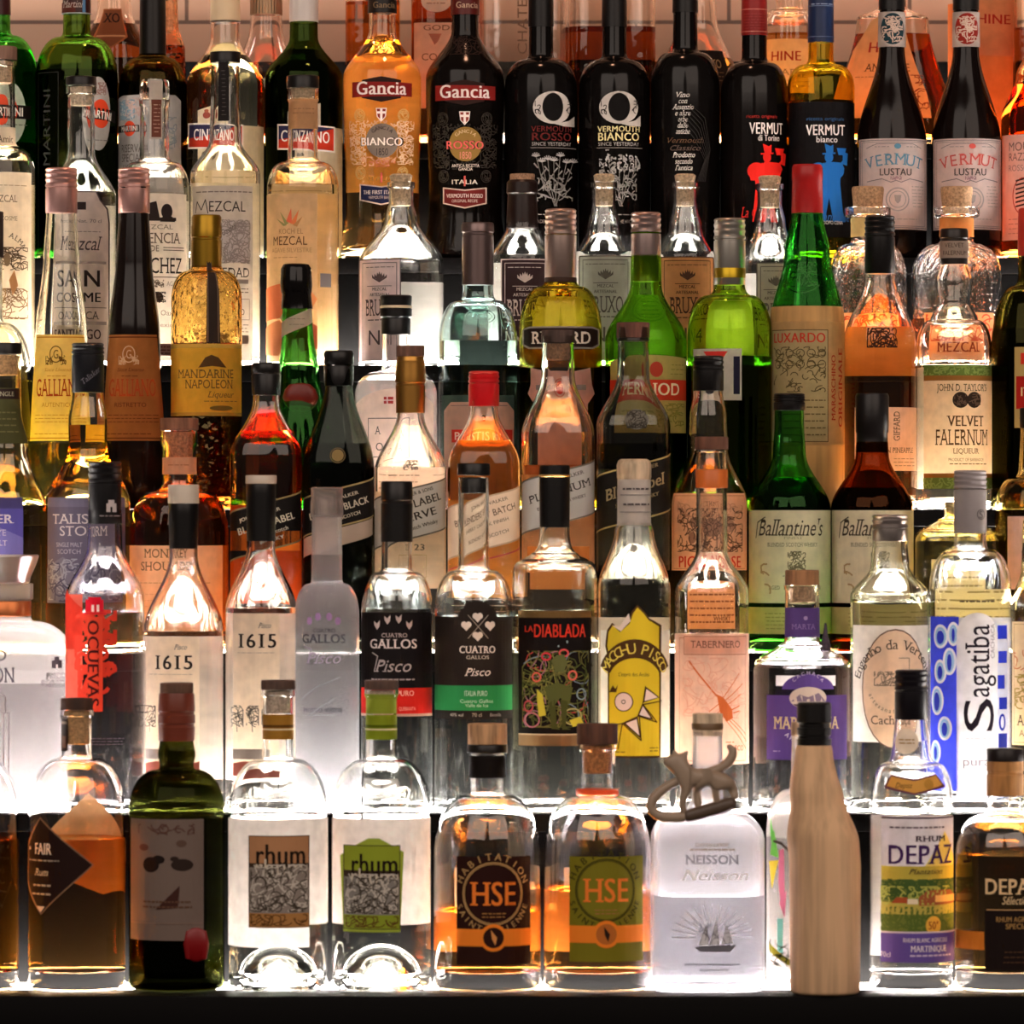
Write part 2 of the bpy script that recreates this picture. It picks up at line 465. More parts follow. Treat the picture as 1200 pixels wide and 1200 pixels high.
# ------------------------------------------------------------------ the setting and the stepped, underlit shelves
def struct(name, me):
    o = link(name, me); o['kind'] = 'structure'; return o
m, nt, out = nodes('tiles')
b = nt.nodes.new('ShaderNodeBsdfPrincipled'); nt.links.new(b.outputs[0], out.inputs[0]); b.inputs['Roughness'].default_value = .35
tc = nt.nodes.new('ShaderNodeTexCoord'); mp = nt.nodes.new('ShaderNodeMapping'); br = nt.nodes.new('ShaderNodeTexBrick')
mp.inputs['Rotation'].default_value = (math.pi/2, 0, 0); mp.inputs['Location'].default_value = (.06, .092, 0)
br.inputs['Scale'].default_value = 1; br.inputs['Brick Width'].default_value = .20; br.inputs['Row Height'].default_value = .10
br.inputs['Mortar Size'].default_value = .0022; br.inputs['Color1'].default_value = (.50, .31, .21, 1); br.inputs['Color2'].default_value = (.54, .34, .23, 1); br.inputs['Mortar'].default_value = (.13, .07, .045, 1)
nt.links.new(tc.outputs['Object'], mp.inputs[0]); nt.links.new(mp.outputs[0], br.inputs[0]); nt.links.new(br.outputs[0], b.inputs['Base Color'])
bp = nt.nodes.new('ShaderNodeBump'); bp.inputs['Strength'].default_value = .4; bp.inputs['Distance'].default_value = .002; bp.invert = True
nt.links.new(br.outputs['Fac'], bp.inputs['Height']); nt.links.new(bp.outputs[0], b.inputs['Normal'])
BLACK = mat('i:020202'); GLOW = {r: emis('light_panel_'+r, (1.0, .90, .84), PANEL[r]) for r in PANEL}
edge = mat('i:050404')
YW = DIST['G']+.165
struct('wall_back', box_mesh('wall_back', [(-2.2, 2.2, YW, YW+.1, 0, 3.4, 0)], [MATS['tiles']]))
fl = mat('c:2a201b'); struct('floor', box_mesh('floor', [(-3, 3, -.6, YW, -.1, 0, 0)], [fl]))
cb = bpy.data.objects.new('back_bar_counter', None); COL.objects.link(cb); cb.location = (0, DA, 0)
tag(cb, 'black back bar counter under the lowest lit shelf at the bottom edge', 'counter')
zt = zrow('A')-.05
link('counter_body', box_mesh('counter_body', [(-1.3, 1.3, -.02, YW-DA-.001, .002, zt-.04, 0)], [BLACK], .003), cb)
link('counter_top', box_mesh('counter_top', [(-1.32, 1.32, -.12, YW-DA-.001, zt-.0398, zt-.0002, 0)], [BLACK], .004), cb)
names = {'A': 'lowest lit shelf holding the front row of rum bottles', 'B': 'second lit shelf from below, holding the clear pisco bottles', 'C': 'third lit shelf from below, holding the whisky bottles',
 'D': 'fourth lit shelf from below, holding the green and yellow liqueurs', 'E': 'fifth lit shelf from below, holding the mezcal bottles', 'F': 'sixth lit shelf from below, holding the dark vermouth bottles',
 'G': 'topmost lit shelf against the tiled wall, holding the brandy bottles'}
for i, r in enumerate('ABCDEFG'):
    y0 = DIST[r]-(.085 if r == 'A' else .0575); y1 = DIST[r]+.0565 if r != 'G' else YW-.062; z = zrow(r)
    zlow = zt+.0002 if i == 0 else zrow('ABCDEFG'[i-1])
    sh = bpy.data.objects.new('lit_shelf', None); COL.objects.link(sh); sh.location = (0, y0, zlow); tag(sh, 'black stepped '+names[r], 'shelf', 'stepped lit shelves')
    h = z-zlow; lipt = .017 if i else .045
    lipd = .042 if i else .075
    if i: link('riser', box_mesh('riser', [(-1.25, 1.25, .004, YW-y0-.001, .0003, h-lipt, 0)], [BLACK], .001), sh)
    link('front_edge', box_mesh('front_edge', [(-1.25, 1.25, .0, lipd, h-lipt+.0002, h, 0)], [edge], .001), sh)
    link('light_panel', box_mesh('light_panel', [(-1.25, 1.25, lipd+.0002, y1-y0, h-lipt+.0002, h, 0)], [GLOW[r]]), sh)
led = bpy.data.objects.new('wall_ledge', None); COL.objects.link(led); led.location = (0, YW-.06, zrow('G')); tag(led, 'black ledge along the foot of the tiled wall above the topmost bottles', 'ledge')
zl = ZC+(600-72)*(YW-.06)/FPX
link('ledge_body', box_mesh('ledge_body', [(-1.25, 1.25, 0, .059, .0003, zl-zrow('G'), 0)], [BLACK], .0015), led)
# ------------------------------------------------------------------ row A, the front row
RUM = 'bottles on the lowest lit shelf'
def clearround(cx, hw, neck, ytop, sh0, sh1, *a, **k):
    return Bottle('A', cx, *a, prof(hw, 'l', sh0, hw, 'e', sh1, neck+3.5, 'q', sh1-5, neck, 'l', ytop+9, neck-.5, 'l', ytop+7, neck+2, 'l', ytop, neck+2), **k)
b = clearround(-36, 58, 18, 832, 955, 888, 'rum_bottle', 'amber bottle cut off by the left edge of the lowest shelf', glass='g:ffffff', level=983, liq='d98a2e', base=20, punt=4, group=RUM)
b.part('stopper', 'd:4a2c1c', 832, 818, 19)
b = clearround(90, 57, 18, 832, 955, 888, 'rum_bottle', 'amber bottle with a dark diamond label, first whole bottle of the lowest shelf', glass='g:ffffff', level=981, liq='efb060', base=20, punt=4, group=RUM)
b.part('stopper', 'd:4a2c1c', 832, 818, 19); b.dome_cork(872, 833, 15, 'w:dcae78')
b.lab('neck_strip', [R(72, 838, 81, 880, 'i:2a1b16'), R(73, 845, 80, 848, 'i:8a7a6a'), R(74, 862, 79, 876, 'i:6a4a3a')])
D1 = [(51, 957), (112, 1010), (52, 1067), (35, 1030), (36, 990)]
b.lab('label', [P([(51, 955), (114, 1010), (52, 1069), (34, 1032), (35, 988)], 'i:8a6a50'), P(D1, 'i:24130f'), T('FAIR', 54, 992, 13, 'i:e8d8c8', 26, 'b'), E(38, 992, 2, 2, 'i:e8d8c8'), G(36, 1003, 74, 1008, 1, 'i:b0a090'), T('Rum', 52, 1019, 8, 'i:c8b8a0', 22, 'z'), G(41, 1031, 64, 1038, 1, 'i:b0a090', 2), G(41, 1041, 64, 1048, 1, 'i:b0a090', 2), P([(47, 1059), (57, 1059), (52, 1066)], 'i:c9b8a8')])
b.lab('back_label', [P([(100, 932), (146, 985), (146, 1010), (100, 1050), (46, 1000), (46, 985)], 'p:f4c890')], back=True)
b = Bottle('A', 207, 'liqueur_bottle', 'dark green bottle with red wax seal at its foot and brown banded neck', prof(56, 'l', 948, 56, 'e', 902, 24, 'q', 897, 20, 's', 884, 22, 's', 868, 20, 'l', 812, 19), 'g:23270a', level=958, liq='0a0702', base=14, punt=10, group=RUM)
b.part('stopper', 'd:6b4a38', 812, 800, 19.5)
b.part('neck_sleeve', 'c:6b3020', (868, 21), (852, 21.6), (851, 20.6), (848, 20.6), (847, 21.8), (838, 21.8), (837, 20.6), (834, 20.6), (833, 21.6), (814, 20.8), (812, 20)); 
b.lab('label', [R(155, 957, 241, 1098, 'i:6f6058'), E(180, 1010, 11, 9, 'i:1e1512'), E(189, 1004, 8, 5, 'i:1e1512'), E(217, 1010, 13, 7, 'i:2c211c'), E(208, 1003, 5, 3, 'i:2c211c'), E(172, 990, 7, 4, 'i:5a3a30'), E(216, 985, 6, 4, 'i:5a463c'), P([(186, 1062), (214, 1034), (212, 1060)], 'i:3c221c'), G(170, 1050, 228, 1062, 2, 'i:5a4030', 2), S(166, 963, 230, 974, 14, 'i:5a3c34', 1.2, 12, 2), Ln([(157, 1078), (239, 1078)], 1, 'i:806a5e')])  # paper colour darkened to stand for the front light it misses
b.part('wax_seal', 'c:780c10', (1122, 3), (1119, 12), (1102, 15), (1087, 12), (1083, 3), dr=.25, yd=-54, xd=26)
def agri(cx, cap, dark, name, label):
    b = clearround(cx, 58, 18, 808, 950, 889, 'rum_bottle', label, glass='g:fdfffd', level=957, liq='fbfbf8', base=12, punt=40, group=RUM)
    b.part('stopper', 'd:5c4438', 808, 797, 20); b.dome_cork(836, 809, 14.5, 'w:e0c8b0')
    b.lab('neck_strip', [R(cx-19.5, 837, cx+19.5, 866, cap), R(cx-19.5, 849, cx+19.5, 852, dark), R(cx-19.5, 853.5, cx+19.5, 855, 'i:e8d8b0')], lift=.4)
    return b
b = agri(326, 'i:9c7028', 'i:5a3a12', 'rum_bottle', 'clear bottle with a brown square picture label and wooden stopper')
b.back(278, 960, 374, 1086); 
def stamp(x0, x1, y0, y1, top, mid, bot):
    w = x1-x0; its = [R(x0, y0, x1, y1, 'i:3a2c22'), R(x0+1, y0+1, x1-1, y0+(y1-y0)*.30, top)]
    m = x0+w*.54; its += [T('rhum', m, y0+22, 24, 'i:20150e', w*.84, 'b'), T('rhum', m-2, y0+36, 18, 'i:d0c4b0', w*.80, 's')]
    its += [R(x0+1, y0+37, x1-1, y1-17, mid), S(x0+3, y0+34, x1-3, y1-19, 60, 'i:c6beb2', 1.3, 14, 3), S(x0+3, y0+38, x1-3, y1-19, 60, 'i:40382f', 1.2, 14, 5), R(x0+1, y1-17, x1-1, y1-1, bot), S(x0+3, y1-15, x1-3, y1-3, 22, 'i:5c3c1a', 1.2, 14, 8)]
    return its
b.lab('label', [R(266, 958, 386, 1080, 'p:fff4ee'), R(266, 1080, 364, 1106, 'p:fff8f4')]+stamp(294, 364, 976, 1083, 'i:b0805a', 'i:8a8078', 'i:a87844'))
b = agri(447, 'i:7c8c1c', 'i:4c5c08', 'rum_bottle', 'clear bottle with a green edged picture label and green neck band')
b.lab('neck_sleeve', [R(428, 813, 467, 836, 'i:8a9a30')], lift=.35)
b.back(398, 962, 496, 1078)
b.lab('label', [R(390, 957, 504, 1080, 'p:fff4ee'), P([(400, 1000), (433, 979), (446, 979), (474, 995), (470, 1088), (404, 1088)], 'i:9cae3c')]+[q for q in stamp(404, 470, 987, 1085, 'i:8e9e2c', 'i:84807a', 'i:86962a')])
def hse(cx, label, dark):
    b = Bottle('A', cx, 'rum_bottle', label, prof(63, 'l', 1003, 63, 'e', 931, 24, 'q', 926, 21.5, 'l', 880, 21, 'l', 878, 23, 'l', 872, 23), 'g:ffffff', level=1066 if dark else 1041, liq='fab050' if dark else 'fab868', base=20, punt=4, group=RUM)
    b.back(cx-40, 1020, cx+40, 1118, 'p:ffe8cc')
    x0, x1 = (536, 621) if dark else (667, 752); cx2 = (x0+x1)/2; A = 'i:2a120c' if dark else 'i:77701a'; Bk = 'i:b08a58' if dark else 'i:3e3a10'
    if dark:
        b.part('stopper', 'd:c99c70', 872, 848, 23); b.part('collar', 'c:120c0a', 882, 872, 23.6)
        b.lab('neck_band', [R(550, 885, 592, 911, 'i:15100e')])
    else:
        b.part('stopper', 'd:5e3826', 872, 848, 24); b.dome_cork(906, 873, 17, 'w:d88c4c')
        b.part('neck_string', 'c:e0542c', (931, 23), (930, 25), (925, 25), (924, 23))
    oy = 0 if dark else -4
    its = [R(x0, 1000, x1, 1126+oy, A), O(cx2, 1043+oy, 37, 37, 1.6, Bk), E(cx2, 1043+oy, 33, 33, 'i:2b100c' if dark else 'i:7a741e'), O(cx2, 1043+oy, 35, 35, 1, Bk),
           Arc('HABITATION', cx2, 1043+oy, 43, 8, Bk, 165, 15, 'b'), Arc('SAINT ETIENNE', cx2, 1043+oy, 43, 7, Bk, 195, 345, 'b'),
           T('HSE', cx2, 1043+oy, 27, 'i:f08030', 54, 'rb'), G(cx2-14, 1064+oy, cx2+14, 1072+oy, 2, 'i:a0703c'), R(x0, 1084+oy, x1, 1104+oy, 'i:f08428'),
           E(cx2, 1094+oy, 16, 16, 'i:f08428'), E(cx2, 1094+oy, 12, 12, 'i:2a120c' if dark else 'i:b8682c'), P([(cx2-3, 1085+oy), (cx2+4, 1094+oy), (cx2+2, 1103+oy), (cx2-2, 1095+oy)], 'i:d89050' if dark else 'i:2a1c10')]
    b.lab('label', its, lift=.35); return b
hse(571, 'orange rum bottle with dark brown label, light wooden stopper and black neck band', True)
hse(700, 'orange rum bottle with olive green label and a red string round its neck', False)
b = Bottle('A', 829, 'rum_bottle', 'frosted square bottle with a faint ship emblem, metal cat figurine before its neck', prof(66, 'l', 985, 66, 'e', 952, 34, 'q', 930, 18, 'l', 858, 17), 'f:f6f4f8', n=5, level=1046, liq='f0f2fa', base=10, punt=3, group=RUM)
b.part('stopper', 'd:e0c8a8', 862, 836, 18); b.part('stopper_ring', 'c:6a5238', 855, 847, 18.6)
b.lab('lettering', [T('NEISSON', 832, 1003, 10, 'i:70707a', 62, 'r'), T('DISTILLERIE', 832, 986, 4, 'i:a09080', 38, 'b'), G(806, 990, 858, 993, 1, 'i:a09080', 2), T('Neisson', 835, 1021, 12, 'i:ffffff', 78, 'z')])
b.lab('ship_emblem', [Ln([(832+math.cos(a)*18, 1093-math.sin(a)*14), (832+math.cos(a)*46, 1093-math.sin(a)*38)], .9, 'i:e8e8f0') for a in [math.pi*i/14 for i in range(15)]]+
      [P([(812, 1104), (860, 1102), (852, 1110), (818, 1110)], 'i:6a6a74'), P([(816, 1102), (826, 1078), (828, 1102)], 'i:d8d8de'), P([(829, 1102), (836, 1072), (841, 1102)], 'i:d8d8de'), P([(842, 1101), (848, 1078), (856, 1100)], 'i:d0d0d8'), S(818, 1078, 852, 1104, 30, 'i:70707c', .8, 12, 4),
       G(800, 1122, 864, 1127, 1, 'i:707078', 2), G(818, 1129, 850, 1133, 1, 'i:808088', 2), T('72%vol', 795, 1135, 5, 'i:c8c8d0'), T('70 cl', 878, 1135, 5, 'i:c8c8d0')])
b = Bottle('A', 945, 'rum_bottle', 'white glowing bottle printed with a bird and palm, half hidden behind the clay bottle', prof(47, 'l', 975, 47, 'e', 925, 22, 'q', 912, 18, 'l', 850, 17), 'f:fbf6f0', level=980, liq='fbfbff', dy=.016, base=12, punt=6, group=RUM)
b.lab('print', [P([(901, 955), (909, 985), (903, 985)], 'i:58b048'), P([(906, 970), (902, 1000), (911, 1003)], 'i:6cc050'), P([(901, 1008), (911, 1006), (904, 1040)], 'i:e8d040'), Ln([(906, 984), (914, 986), (922, 994)], 3, 'i:40342c'), P([(912, 994), (917, 992), (918, 1050), (914, 1060), (911, 1030)], 'i:d87a98'), P([(912, 1056), (920, 1040), (918, 1072)], 'i:d87a98'), P([(910, 1074), (916, 1074), (916, 1116), (910, 1112)], 'i:70b8a8'), P([(901, 1102), (926, 1122), (926, 1130), (901, 1112)], 'i:8a8020'), S(902, 1098, 926, 1130, 12, 'i:2c2c18', 1.4, 16, 2)], lift=.35)
b.part('stopper', 'd:c8a888', 862, 846, 18)
b = Bottle('A', 967, 'clay_bottle', 'beige clay bottle with black cap at the front of the lowest shelf', prof(41, 'l', 985, 42, 's', 935, 31.5, 's', 880, 22, 'l', 872, 20), 's:dcb48a', dy=-.058, dx=lambda y: -13*min(1, max(0, (1000-y)/90)), group=RUM)
b.part('cap', 'c:0c0a0a', (884, 20), (866, 20.5), (865, 18.5), (862, 18.5), (861, 20), (853, 20), (852, 18), (848, 18), (846, 20.5), (825, 20), (823, 18))
b = Bottle('A', 1068, 'rum_bottle', 'clear rum bottle with a green and purple landscape label and black screw cap', prof(48.5, 'l', 938, 48.5, 'e', 893, 30, 'q', 878, 23, 'l', 842, 19, 'l', 800, 18), 'g:ffffff', level=952, liq='fcfcfa', base=18, punt=5, group=RUM)
b.screw('c:0e0b12', 843, 785, 19.5, ringy=808)
b.lab('neck_label', [E(1060, 868, 15, 15, 'p:f4e4cc'), G(1052, 864, 1070, 872, 2, 'i:b0884c', 1.5), T('124', 1062, 893, 4, 'i:b09070')])
b.lab('shoulder_label', [P([(1040, 906), (1068, 911), (1096, 905), (1104, 920), (1068, 929), (1034, 921)], 'i:6a3a4c'), P([(1041, 908), (1068, 913), (1095, 907), (1101, 918), (1068, 927), (1037, 919)], 'i:d8a04c'), T('Depaz', 1056, 918, 6, 'i:5a3c20', 20, 'z'), E(1085, 917, 6, 6, 'i:c08c3c')])
b.back(1022, 957, 1112, 1122)
b.lab('label', [R(1031, 955, 1118, 1012, 'p:d8d2d8'), R(1031, 955, 1118, 957, 'i:402038'), P([(1080, 1012), (1104, 972), (1118, 1012)], 'i:e4d070'), R(1031, 1012, 1118, 1030, 'i:c0b048'), R(1031, 1028, 1118, 1090, 'i:6f7c34'), S(1031, 1028, 1117, 1050, 120, 'i:46602e', 2, 12, 3), S(1031, 1060, 1117, 1086, 110, 'i:586c2c', 2, 10, 6), R(1031, 1054, 1118, 1068, 'i:bcae50'), S(1031, 1036, 1117, 1056, 50, 'i:b0b858', 1.6, 10, 9),
      P([(1073, 1058), (1073, 1048), (1083, 1040), (1110, 1040), (1117, 1050), (1117, 1056)], 'i:a05c38'), R(1060, 1050, 1072, 1056, 'i:f0e0c0'), P([(1042, 1055), (1048, 1048), (1060, 1048), (1060, 1055)], 'i:a4502c'), R(1092, 1046, 1116, 1054, 'i:e8b870'),
      G(1040, 964, 1104, 970, 1, 'i:5a4a58', 2), T('RHUM', 1088, 980, 6.5, 'i:3a2438', 40, 'rb'), T('DEPAZ', 1080, 998.5, 22, 'i:42285c', 86, 'rb'), T('Plantation', 1082, 1018, 6, 'i:4a4030', 42, 'z'), E(1090, 1081, 10, 11, 'i:f0b848'), T('50°', 1090, 1081, 9, 'i:a03c1c', 13, 'b'),
      R(1031, 1089, 1118, 1124, 'i:6450a0'), R(1031, 1088, 1118, 1090, 'i:d8c8d8'), T('RHUM BLANC AGRICOLE', 1083, 1098, 5, 'i:e8dcec', 56, 'b'), T('MARTINIQUE', 1086, 1108, 7, 'i:f0e4f0', 46, 'rb'), G(1062, 1113, 1110, 1119, 1, 'i:d0c0e0', 2), T('70cl', 1036, 1115, 6, 'i:e8dcec')], lift=.35)
b = Bottle('A', 1178, 'rum_bottle', 'amber rum bottle with black label at the right edge of the lowest shelf', prof(59, 'l', 1000, 59, 'e', 955, 27, 'q', 948, 21, 'l', 888, 20), 'g:ffffff', level=1000, liq='d8a458', base=20, punt=4, group=RUM)
b.part('cap', 'c:140c0c', 892, 877, 21.5); b.part('neck_sleeve', 'd:b07c44', (932, 21.6), (908, 21.8), (907, 20.8), (904, 20.8), (903, 21.8), (892, 21.5))
b.lab('label', [T('DEPAZ', 1182, 1035, 18, 'i:e8c898', 66, 'rb'), T('Sélection', 1186, 1051, 9, 'i:e8c898', 34, 'z'), R(1150, 1063, 1226, 1133, 'i:1a100e'), Ln([(1152, 1062), (1224, 1062)], 1, 'i:c8a070'), T('RHUM AGRICOLE', 1188, 1073, 6, 'i:b08850', 52, 'b'), T('SPECIAL', 1188, 1081, 6, 'i:b08850', 30, 'b'), G(1170, 1108, 1210, 1126, 3, 'i:4c3424', 1.5), R(1120, 1088, 1149, 1109, 'i:d07828')], lift=.35)
# the little cat figure: one cast body, a coil loop and a bar under its paws
def skin(name, chains, m, parent, sub=2):
    """chains of (x, y, z, radius) grown into one continuous surface; a chain starting with an int joins vertex of that number"""
    me = bpy.data.meshes.new(name); V, Ed, Rd = [], [], []
    for ch in chains:
        prev = None
        for q in ch:
            if isinstance(q, int): prev = q; continue
            V.append(q[:3]); Rd.append(q[3])
            if prev is not None: Ed.append((prev, len(V)-1))
            prev = len(V)-1
    me.from_pydata(V, Ed, []); o = link(name, me, parent)
    sk = o.modifiers.new('skin', 'SKIN'); sk.use_smooth_shade = True
    for i, r in enumerate(Rd):
        d = me.skin_vertices[0].data[i]; d.radius = (r, r); d.use_root = (i == 0)
    ss = o.modifiers.new('sub', 'SUBSURF'); ss.levels = sub; ss.render_levels = sub
    dg = bpy.context.evaluated_depsgraph_get(); nm = bpy.data.meshes.new_from_object(o.evaluated_get(dg))
    o.modifiers.clear(); o.data = nm; nm.materials.clear(); nm.materials.append(m); finish(nm, True, 180); return o
cd = DA-.083; ck = cd/FPX
def cp(px, py, r, yo=0.0): return ((px-815)*ck, yo, (600-py)*ck, r*ck*1.42)
cat = bpy.data.objects.new('cat_figurine', None); COL.objects.link(cat); cat.location = ((815-600)*ck, cd, ZC)
tag(cat, 'small cast metal cat with raised tail and coiled handle before the frosted square bottle', 'figurine')
MC = mat('c:948270'); MD = mat('c:52443a')
skin('cat_body', [[cp(806, 911, 8), cp(822, 912, 8), cp(840, 912, 8.5), cp(853, 917, 7.5)],            # trunk 0-3
  [0, cp(798, 903, 6.5), cp(794, 894, 8), cp(786, 892, 6.5), cp(777, 894, 2.6)],                        # neck, head, muzzle 4-7
  [5, cp(801, 886, 3.6), cp(806, 880, 1.0)], [5, cp(791, 885, 3), cp(790, 879, 1.0)],
  [0, cp(804, 925, 3.6, -.004), cp(799, 942, 3, -.002), cp(802, 955, 3.2)], [1, cp(816, 926, 3.6, .003), cp(819, 950, 3.2)],
  [2, cp(838, 925, 3.4, -.003), cp(841, 944, 3.2)], [3, cp(859, 924, 4, .003), cp(862, 938, 3.4)],
  [0, cp(826, 906, 3.6, .004), cp(842, 902, 4, .004), cp(854, 894, 4.6, .004), cp(860, 884, 4.6, .004), cp(858, 877, 3.6, .004), cp(852, 873, 2, .004)]], MC, cat)
loop = []
for i in range(19):
    a = math.radians(40+250*i/18); loop.append(cp(790+math.cos(a)*28, 933-math.sin(a)*27*(.9 if i > 9 else .9), 4.6))
skin('coil_handle', [[cp(800, 912, 3.4)]+[cp(*p) for p in [(786, 919, 4), (773, 928, 4.4), (764, 938, 4.8), (762, 947, 5), (768, 955, 5), (780, 958, 5), (797, 958, 5), (806, 956, 5)]]], MC, cat)
bar = skin('foot_bar', [[cp(800, 958, 6), cp(812, 955, 6.4), cp(850, 944, 6.4), cp(864, 939, 6)]], MD, cat)
# the shank that seats the figure on the neck of the bottle behind it
skin('seat_shank', [[cp(832, 914, 4, .004), cp(832, 914, 4, .03), cp(832, 914, 4, .068)]], MD, cat)
# ------------------------------------------------------------------ row B, clear piscos and cane spirits
PIS = 'bottles on the second lit shelf'
W_ = 'p:fff6f0'
b = Bottle('B', 8, 'pisco_bottle', 'wide frosted white bottle with a silver stopper at the left edge', prof(79, 'l', 775, 79, 'e', 728, 34, 'q', 722, 28, 'l', 704, 27, 'l', 702, 31, 'l', 684, 31), 'f:fbf7f6', level=800, liq='fbfbff', base=12, punt=4, group=PIS, dr=.5, dy=.014)
b.part('stopper', 'm:c2b8b0', (684, 24), (682, 27), (676, 28), (662, 34), (652, 37.5), (650, 36.5)); b.part('neck_ring', 'm:b0683c', 722, 704, 28.8, label='copper band')
b.lab('print', [T('PISCO', -12, 767, 12, 'i:4a4650', 46, 'r'), T('PORTON', -12, 790, 17, 'i:4a4650', 66, 'r'), 
      Ln([(-20, 834), (16, 834)], 1.2, 'i:8a8088'), Ln([(-16, 834), (-16, 815), (-2, 808), (10, 815), (10, 834)], 1.2, 'i:8a8088'), Ln([(-2, 808), (-2, 800)], 1.2, 'i:8a8088'), Ln([(8, 834), (8, 905)], 1.4, 'i:b0a8b0'), Ln([(14, 834), (14, 905)], 1.4, 'i:b0a8b0'), Ln([(-8, 840), (-8, 905)], 1.4, 'i:b0a8b0')])
b.lab('side_print', [T('PISCO', 68, 791, 7, 'i:6a6068', 26, 'r'), T('PORTON', 68, 800, 8, 'i:6a6068', 38, 'r'), R(63, 773, 74, 782, 'i:5c545c'), R(66, 769, 71, 774, 'i:5c545c'), R(67.5, 778, 69.5, 782, 'i:e8e0e0')])
b = Bottle('B', 123, 'pisco_bottle', 'clear bottle printed with red lettering running down and a black screw cap', prof(46, 'l', 700, 46, 's', 638, 20.5, 'l', 610, 20, 'l', 560, 18), 'g:fdfdff', level=717, liq='fbfaff', base=10, group=PIS, dy=-.012)
b.screw('c:0e0c0e', 614, 541, 19.5, ringy=565); b.lab('cap_emblem', [R(126, 590, 136, 600, 'i:b8b0b0'), R(128, 586, 134, 591, 'i:b8b0b0'), R(130, 594, 132, 600, 'i:0e0c0e'), G(118, 602, 139, 607, 1, 'i:807878')], lift=1.9)
RD = 'i:dc3c28'
b.lab('print', [R(78, 696, 100, 838, 'p:e86a58'), P([(78, 690), (86, 700), (100, 712), (100, 760), (78, 760)], 'p:e04434'), S(92, 716, 138, 790, 46, RD, 4.5, 16, 3), S(96, 780, 130, 830, 26, RD, 4.5, 14, 9), R(104, 702, 125, 716, 'i:d8142c'), R(107, 699, 122, 703, 'i:d8142c'), R(111, 708, 114, 716, 'i:ffd8d0'), R(117, 708, 120, 716, 'i:ffd8d0'), Ln([(102, 718), (128, 718)], 1.6, 'i:d8142c'), R(106, 722, 124, 832, 'i:e0442c'), T('OCUEVAS', 113, 776, 13, 'i:4a1414', 100, 'rb', -90)], lift=.35)
b.lab('small_print', [G(110, 862, 148, 872, 3, 'i:6a5c68', 1)])
def p1615(cx, hw, lx0, lx1, ytop, cap0, lvl, name):
    b = Bottle('B', cx, 'pisco_bottle', name, prof(hw, 'l', 740 if cx < 250 else 715, hw, 's', 650 if cx < 250 else 640, 16.5, 'l', ytop+4, 15.5), 'g:fffdfa', level=lvl, liq='fffdf8', base=12, group=PIS)
    b.part('capsule', 'c:0c0a0a', (643 if cx < 250 else 634, 16.6), (cap0+12, 17.4), (cap0+2, 17.6), (cap0, 17)); b.part('cap_top', 'c:c8bcac', cap0, ytop, 18.2)
    b.back(cx-hw*.8, lvl+8, cx+hw*.8, 915)
    y = 752 if cx > 250 else 777
    b.lab('label', [R(lx0, lvl+6, lx1, 908, 'p:f8e6ce'), T('1615', (lx0+lx1)/2+1, y-2, 16, 'i:2a2220', 46, 'rb'), T('Pisco', (lx0+lx1)/2+10, y-20, 6, 'i:5a5050', 15, 'z'), G(lx0+4, y+10, lx1-6, y+14, 1, 'i:c0b0a0', .8)]+
      [q for X in (lx0+4, lx0+22, lx0+40) for q in (S(X-6, 826, X+8, 850, 26, 'i:5a5450', 1, 8, int(X)), Ln([(X, 838), (X+1, 856)], 1, 'i:4a4440'))]+[P([(lx0, 893), (lx0+14, 890), (lx1-12, 893), (lx1, 890), (lx1, 908), (lx0, 908)], 'i:b86a5c'), R(lx0, 876, lx1-20, 888, 'i:b0a8a0')], lift=.3)
p1615(215, 47, 173, 236, 568, 590, 739, 'clear bottle with cream number label, black capsule, standing behind the dark green bottle')
p1615(306, 42, 275, 329, 557, 567, 712, 'clear bottle with cream number label and black capsule beside the frosted slim bottle')
b = Bottle('B', 383, 'pisco_bottle', 'slim frosted glass bottle with grey lettering and clear plastic cap', prof(38, 'l', 722, 38, 'e', 684, 21, 'q', 678, 18, 'l', 604, 17.5), 'f:f2f2f4', level=650, liq='f0f0f4', base=10, group=PIS)
b.part('cap', 'f:d8d4d4', (606, 18.8), (603, 19.4), (588, 19.2), (586, 18.4), (572, 18.8), (571, 17.5))
VI = 'i:a080b0'
b.lab('print', [E(364, 727, 3.4, 4.5, VI), E(374, 722, 3.4, 4.5, VI), E(387, 722, 3.4, 4.5, VI), E(397, 727, 3.4, 4.5, VI), T('CUATRO', 381, 738, 4.5, 'i:44444c', 26, 'r'), T('GALLOS', 380, 747.5, 10, 'i:50505a', 54, 'rb'), T('Pisco', 380, 770, 13, 'i:a79cb2', 42, 'z'), Ln([(358, 757), (366, 760), (362, 776)], 1.2, 'i:a79cb2'), T('MOSTO VERDE', 379, 831, 5, 'i:50505a', 48, 'rb'), G(366, 834, 392, 839, 1, 'i:9a9aa0', 1), Ln([(352, 822), (372, 804), (400, 792)], .8, 'i:9a9aa4'), Ln([(362, 838), (392, 818)], .8, 'i:9a9aa4')])
b = Bottle('B', 465, 'pisco_bottle', 'clear bottle with a black label ending in a red band', prof(42, 'l', 715, 42, 'e', 670, 22, 'q', 665, 18, 'l', 566, 17.2), 'g:fbfffd', level=713, liq='fbfdfd', base=10, group=PIS)
b.part('capsule', 'c:100e0e', (635, 18.6), (590, 18.8), (589, 17.9), (587, 17.9), (586, 18.8), (566, 18.4), (564, 17))
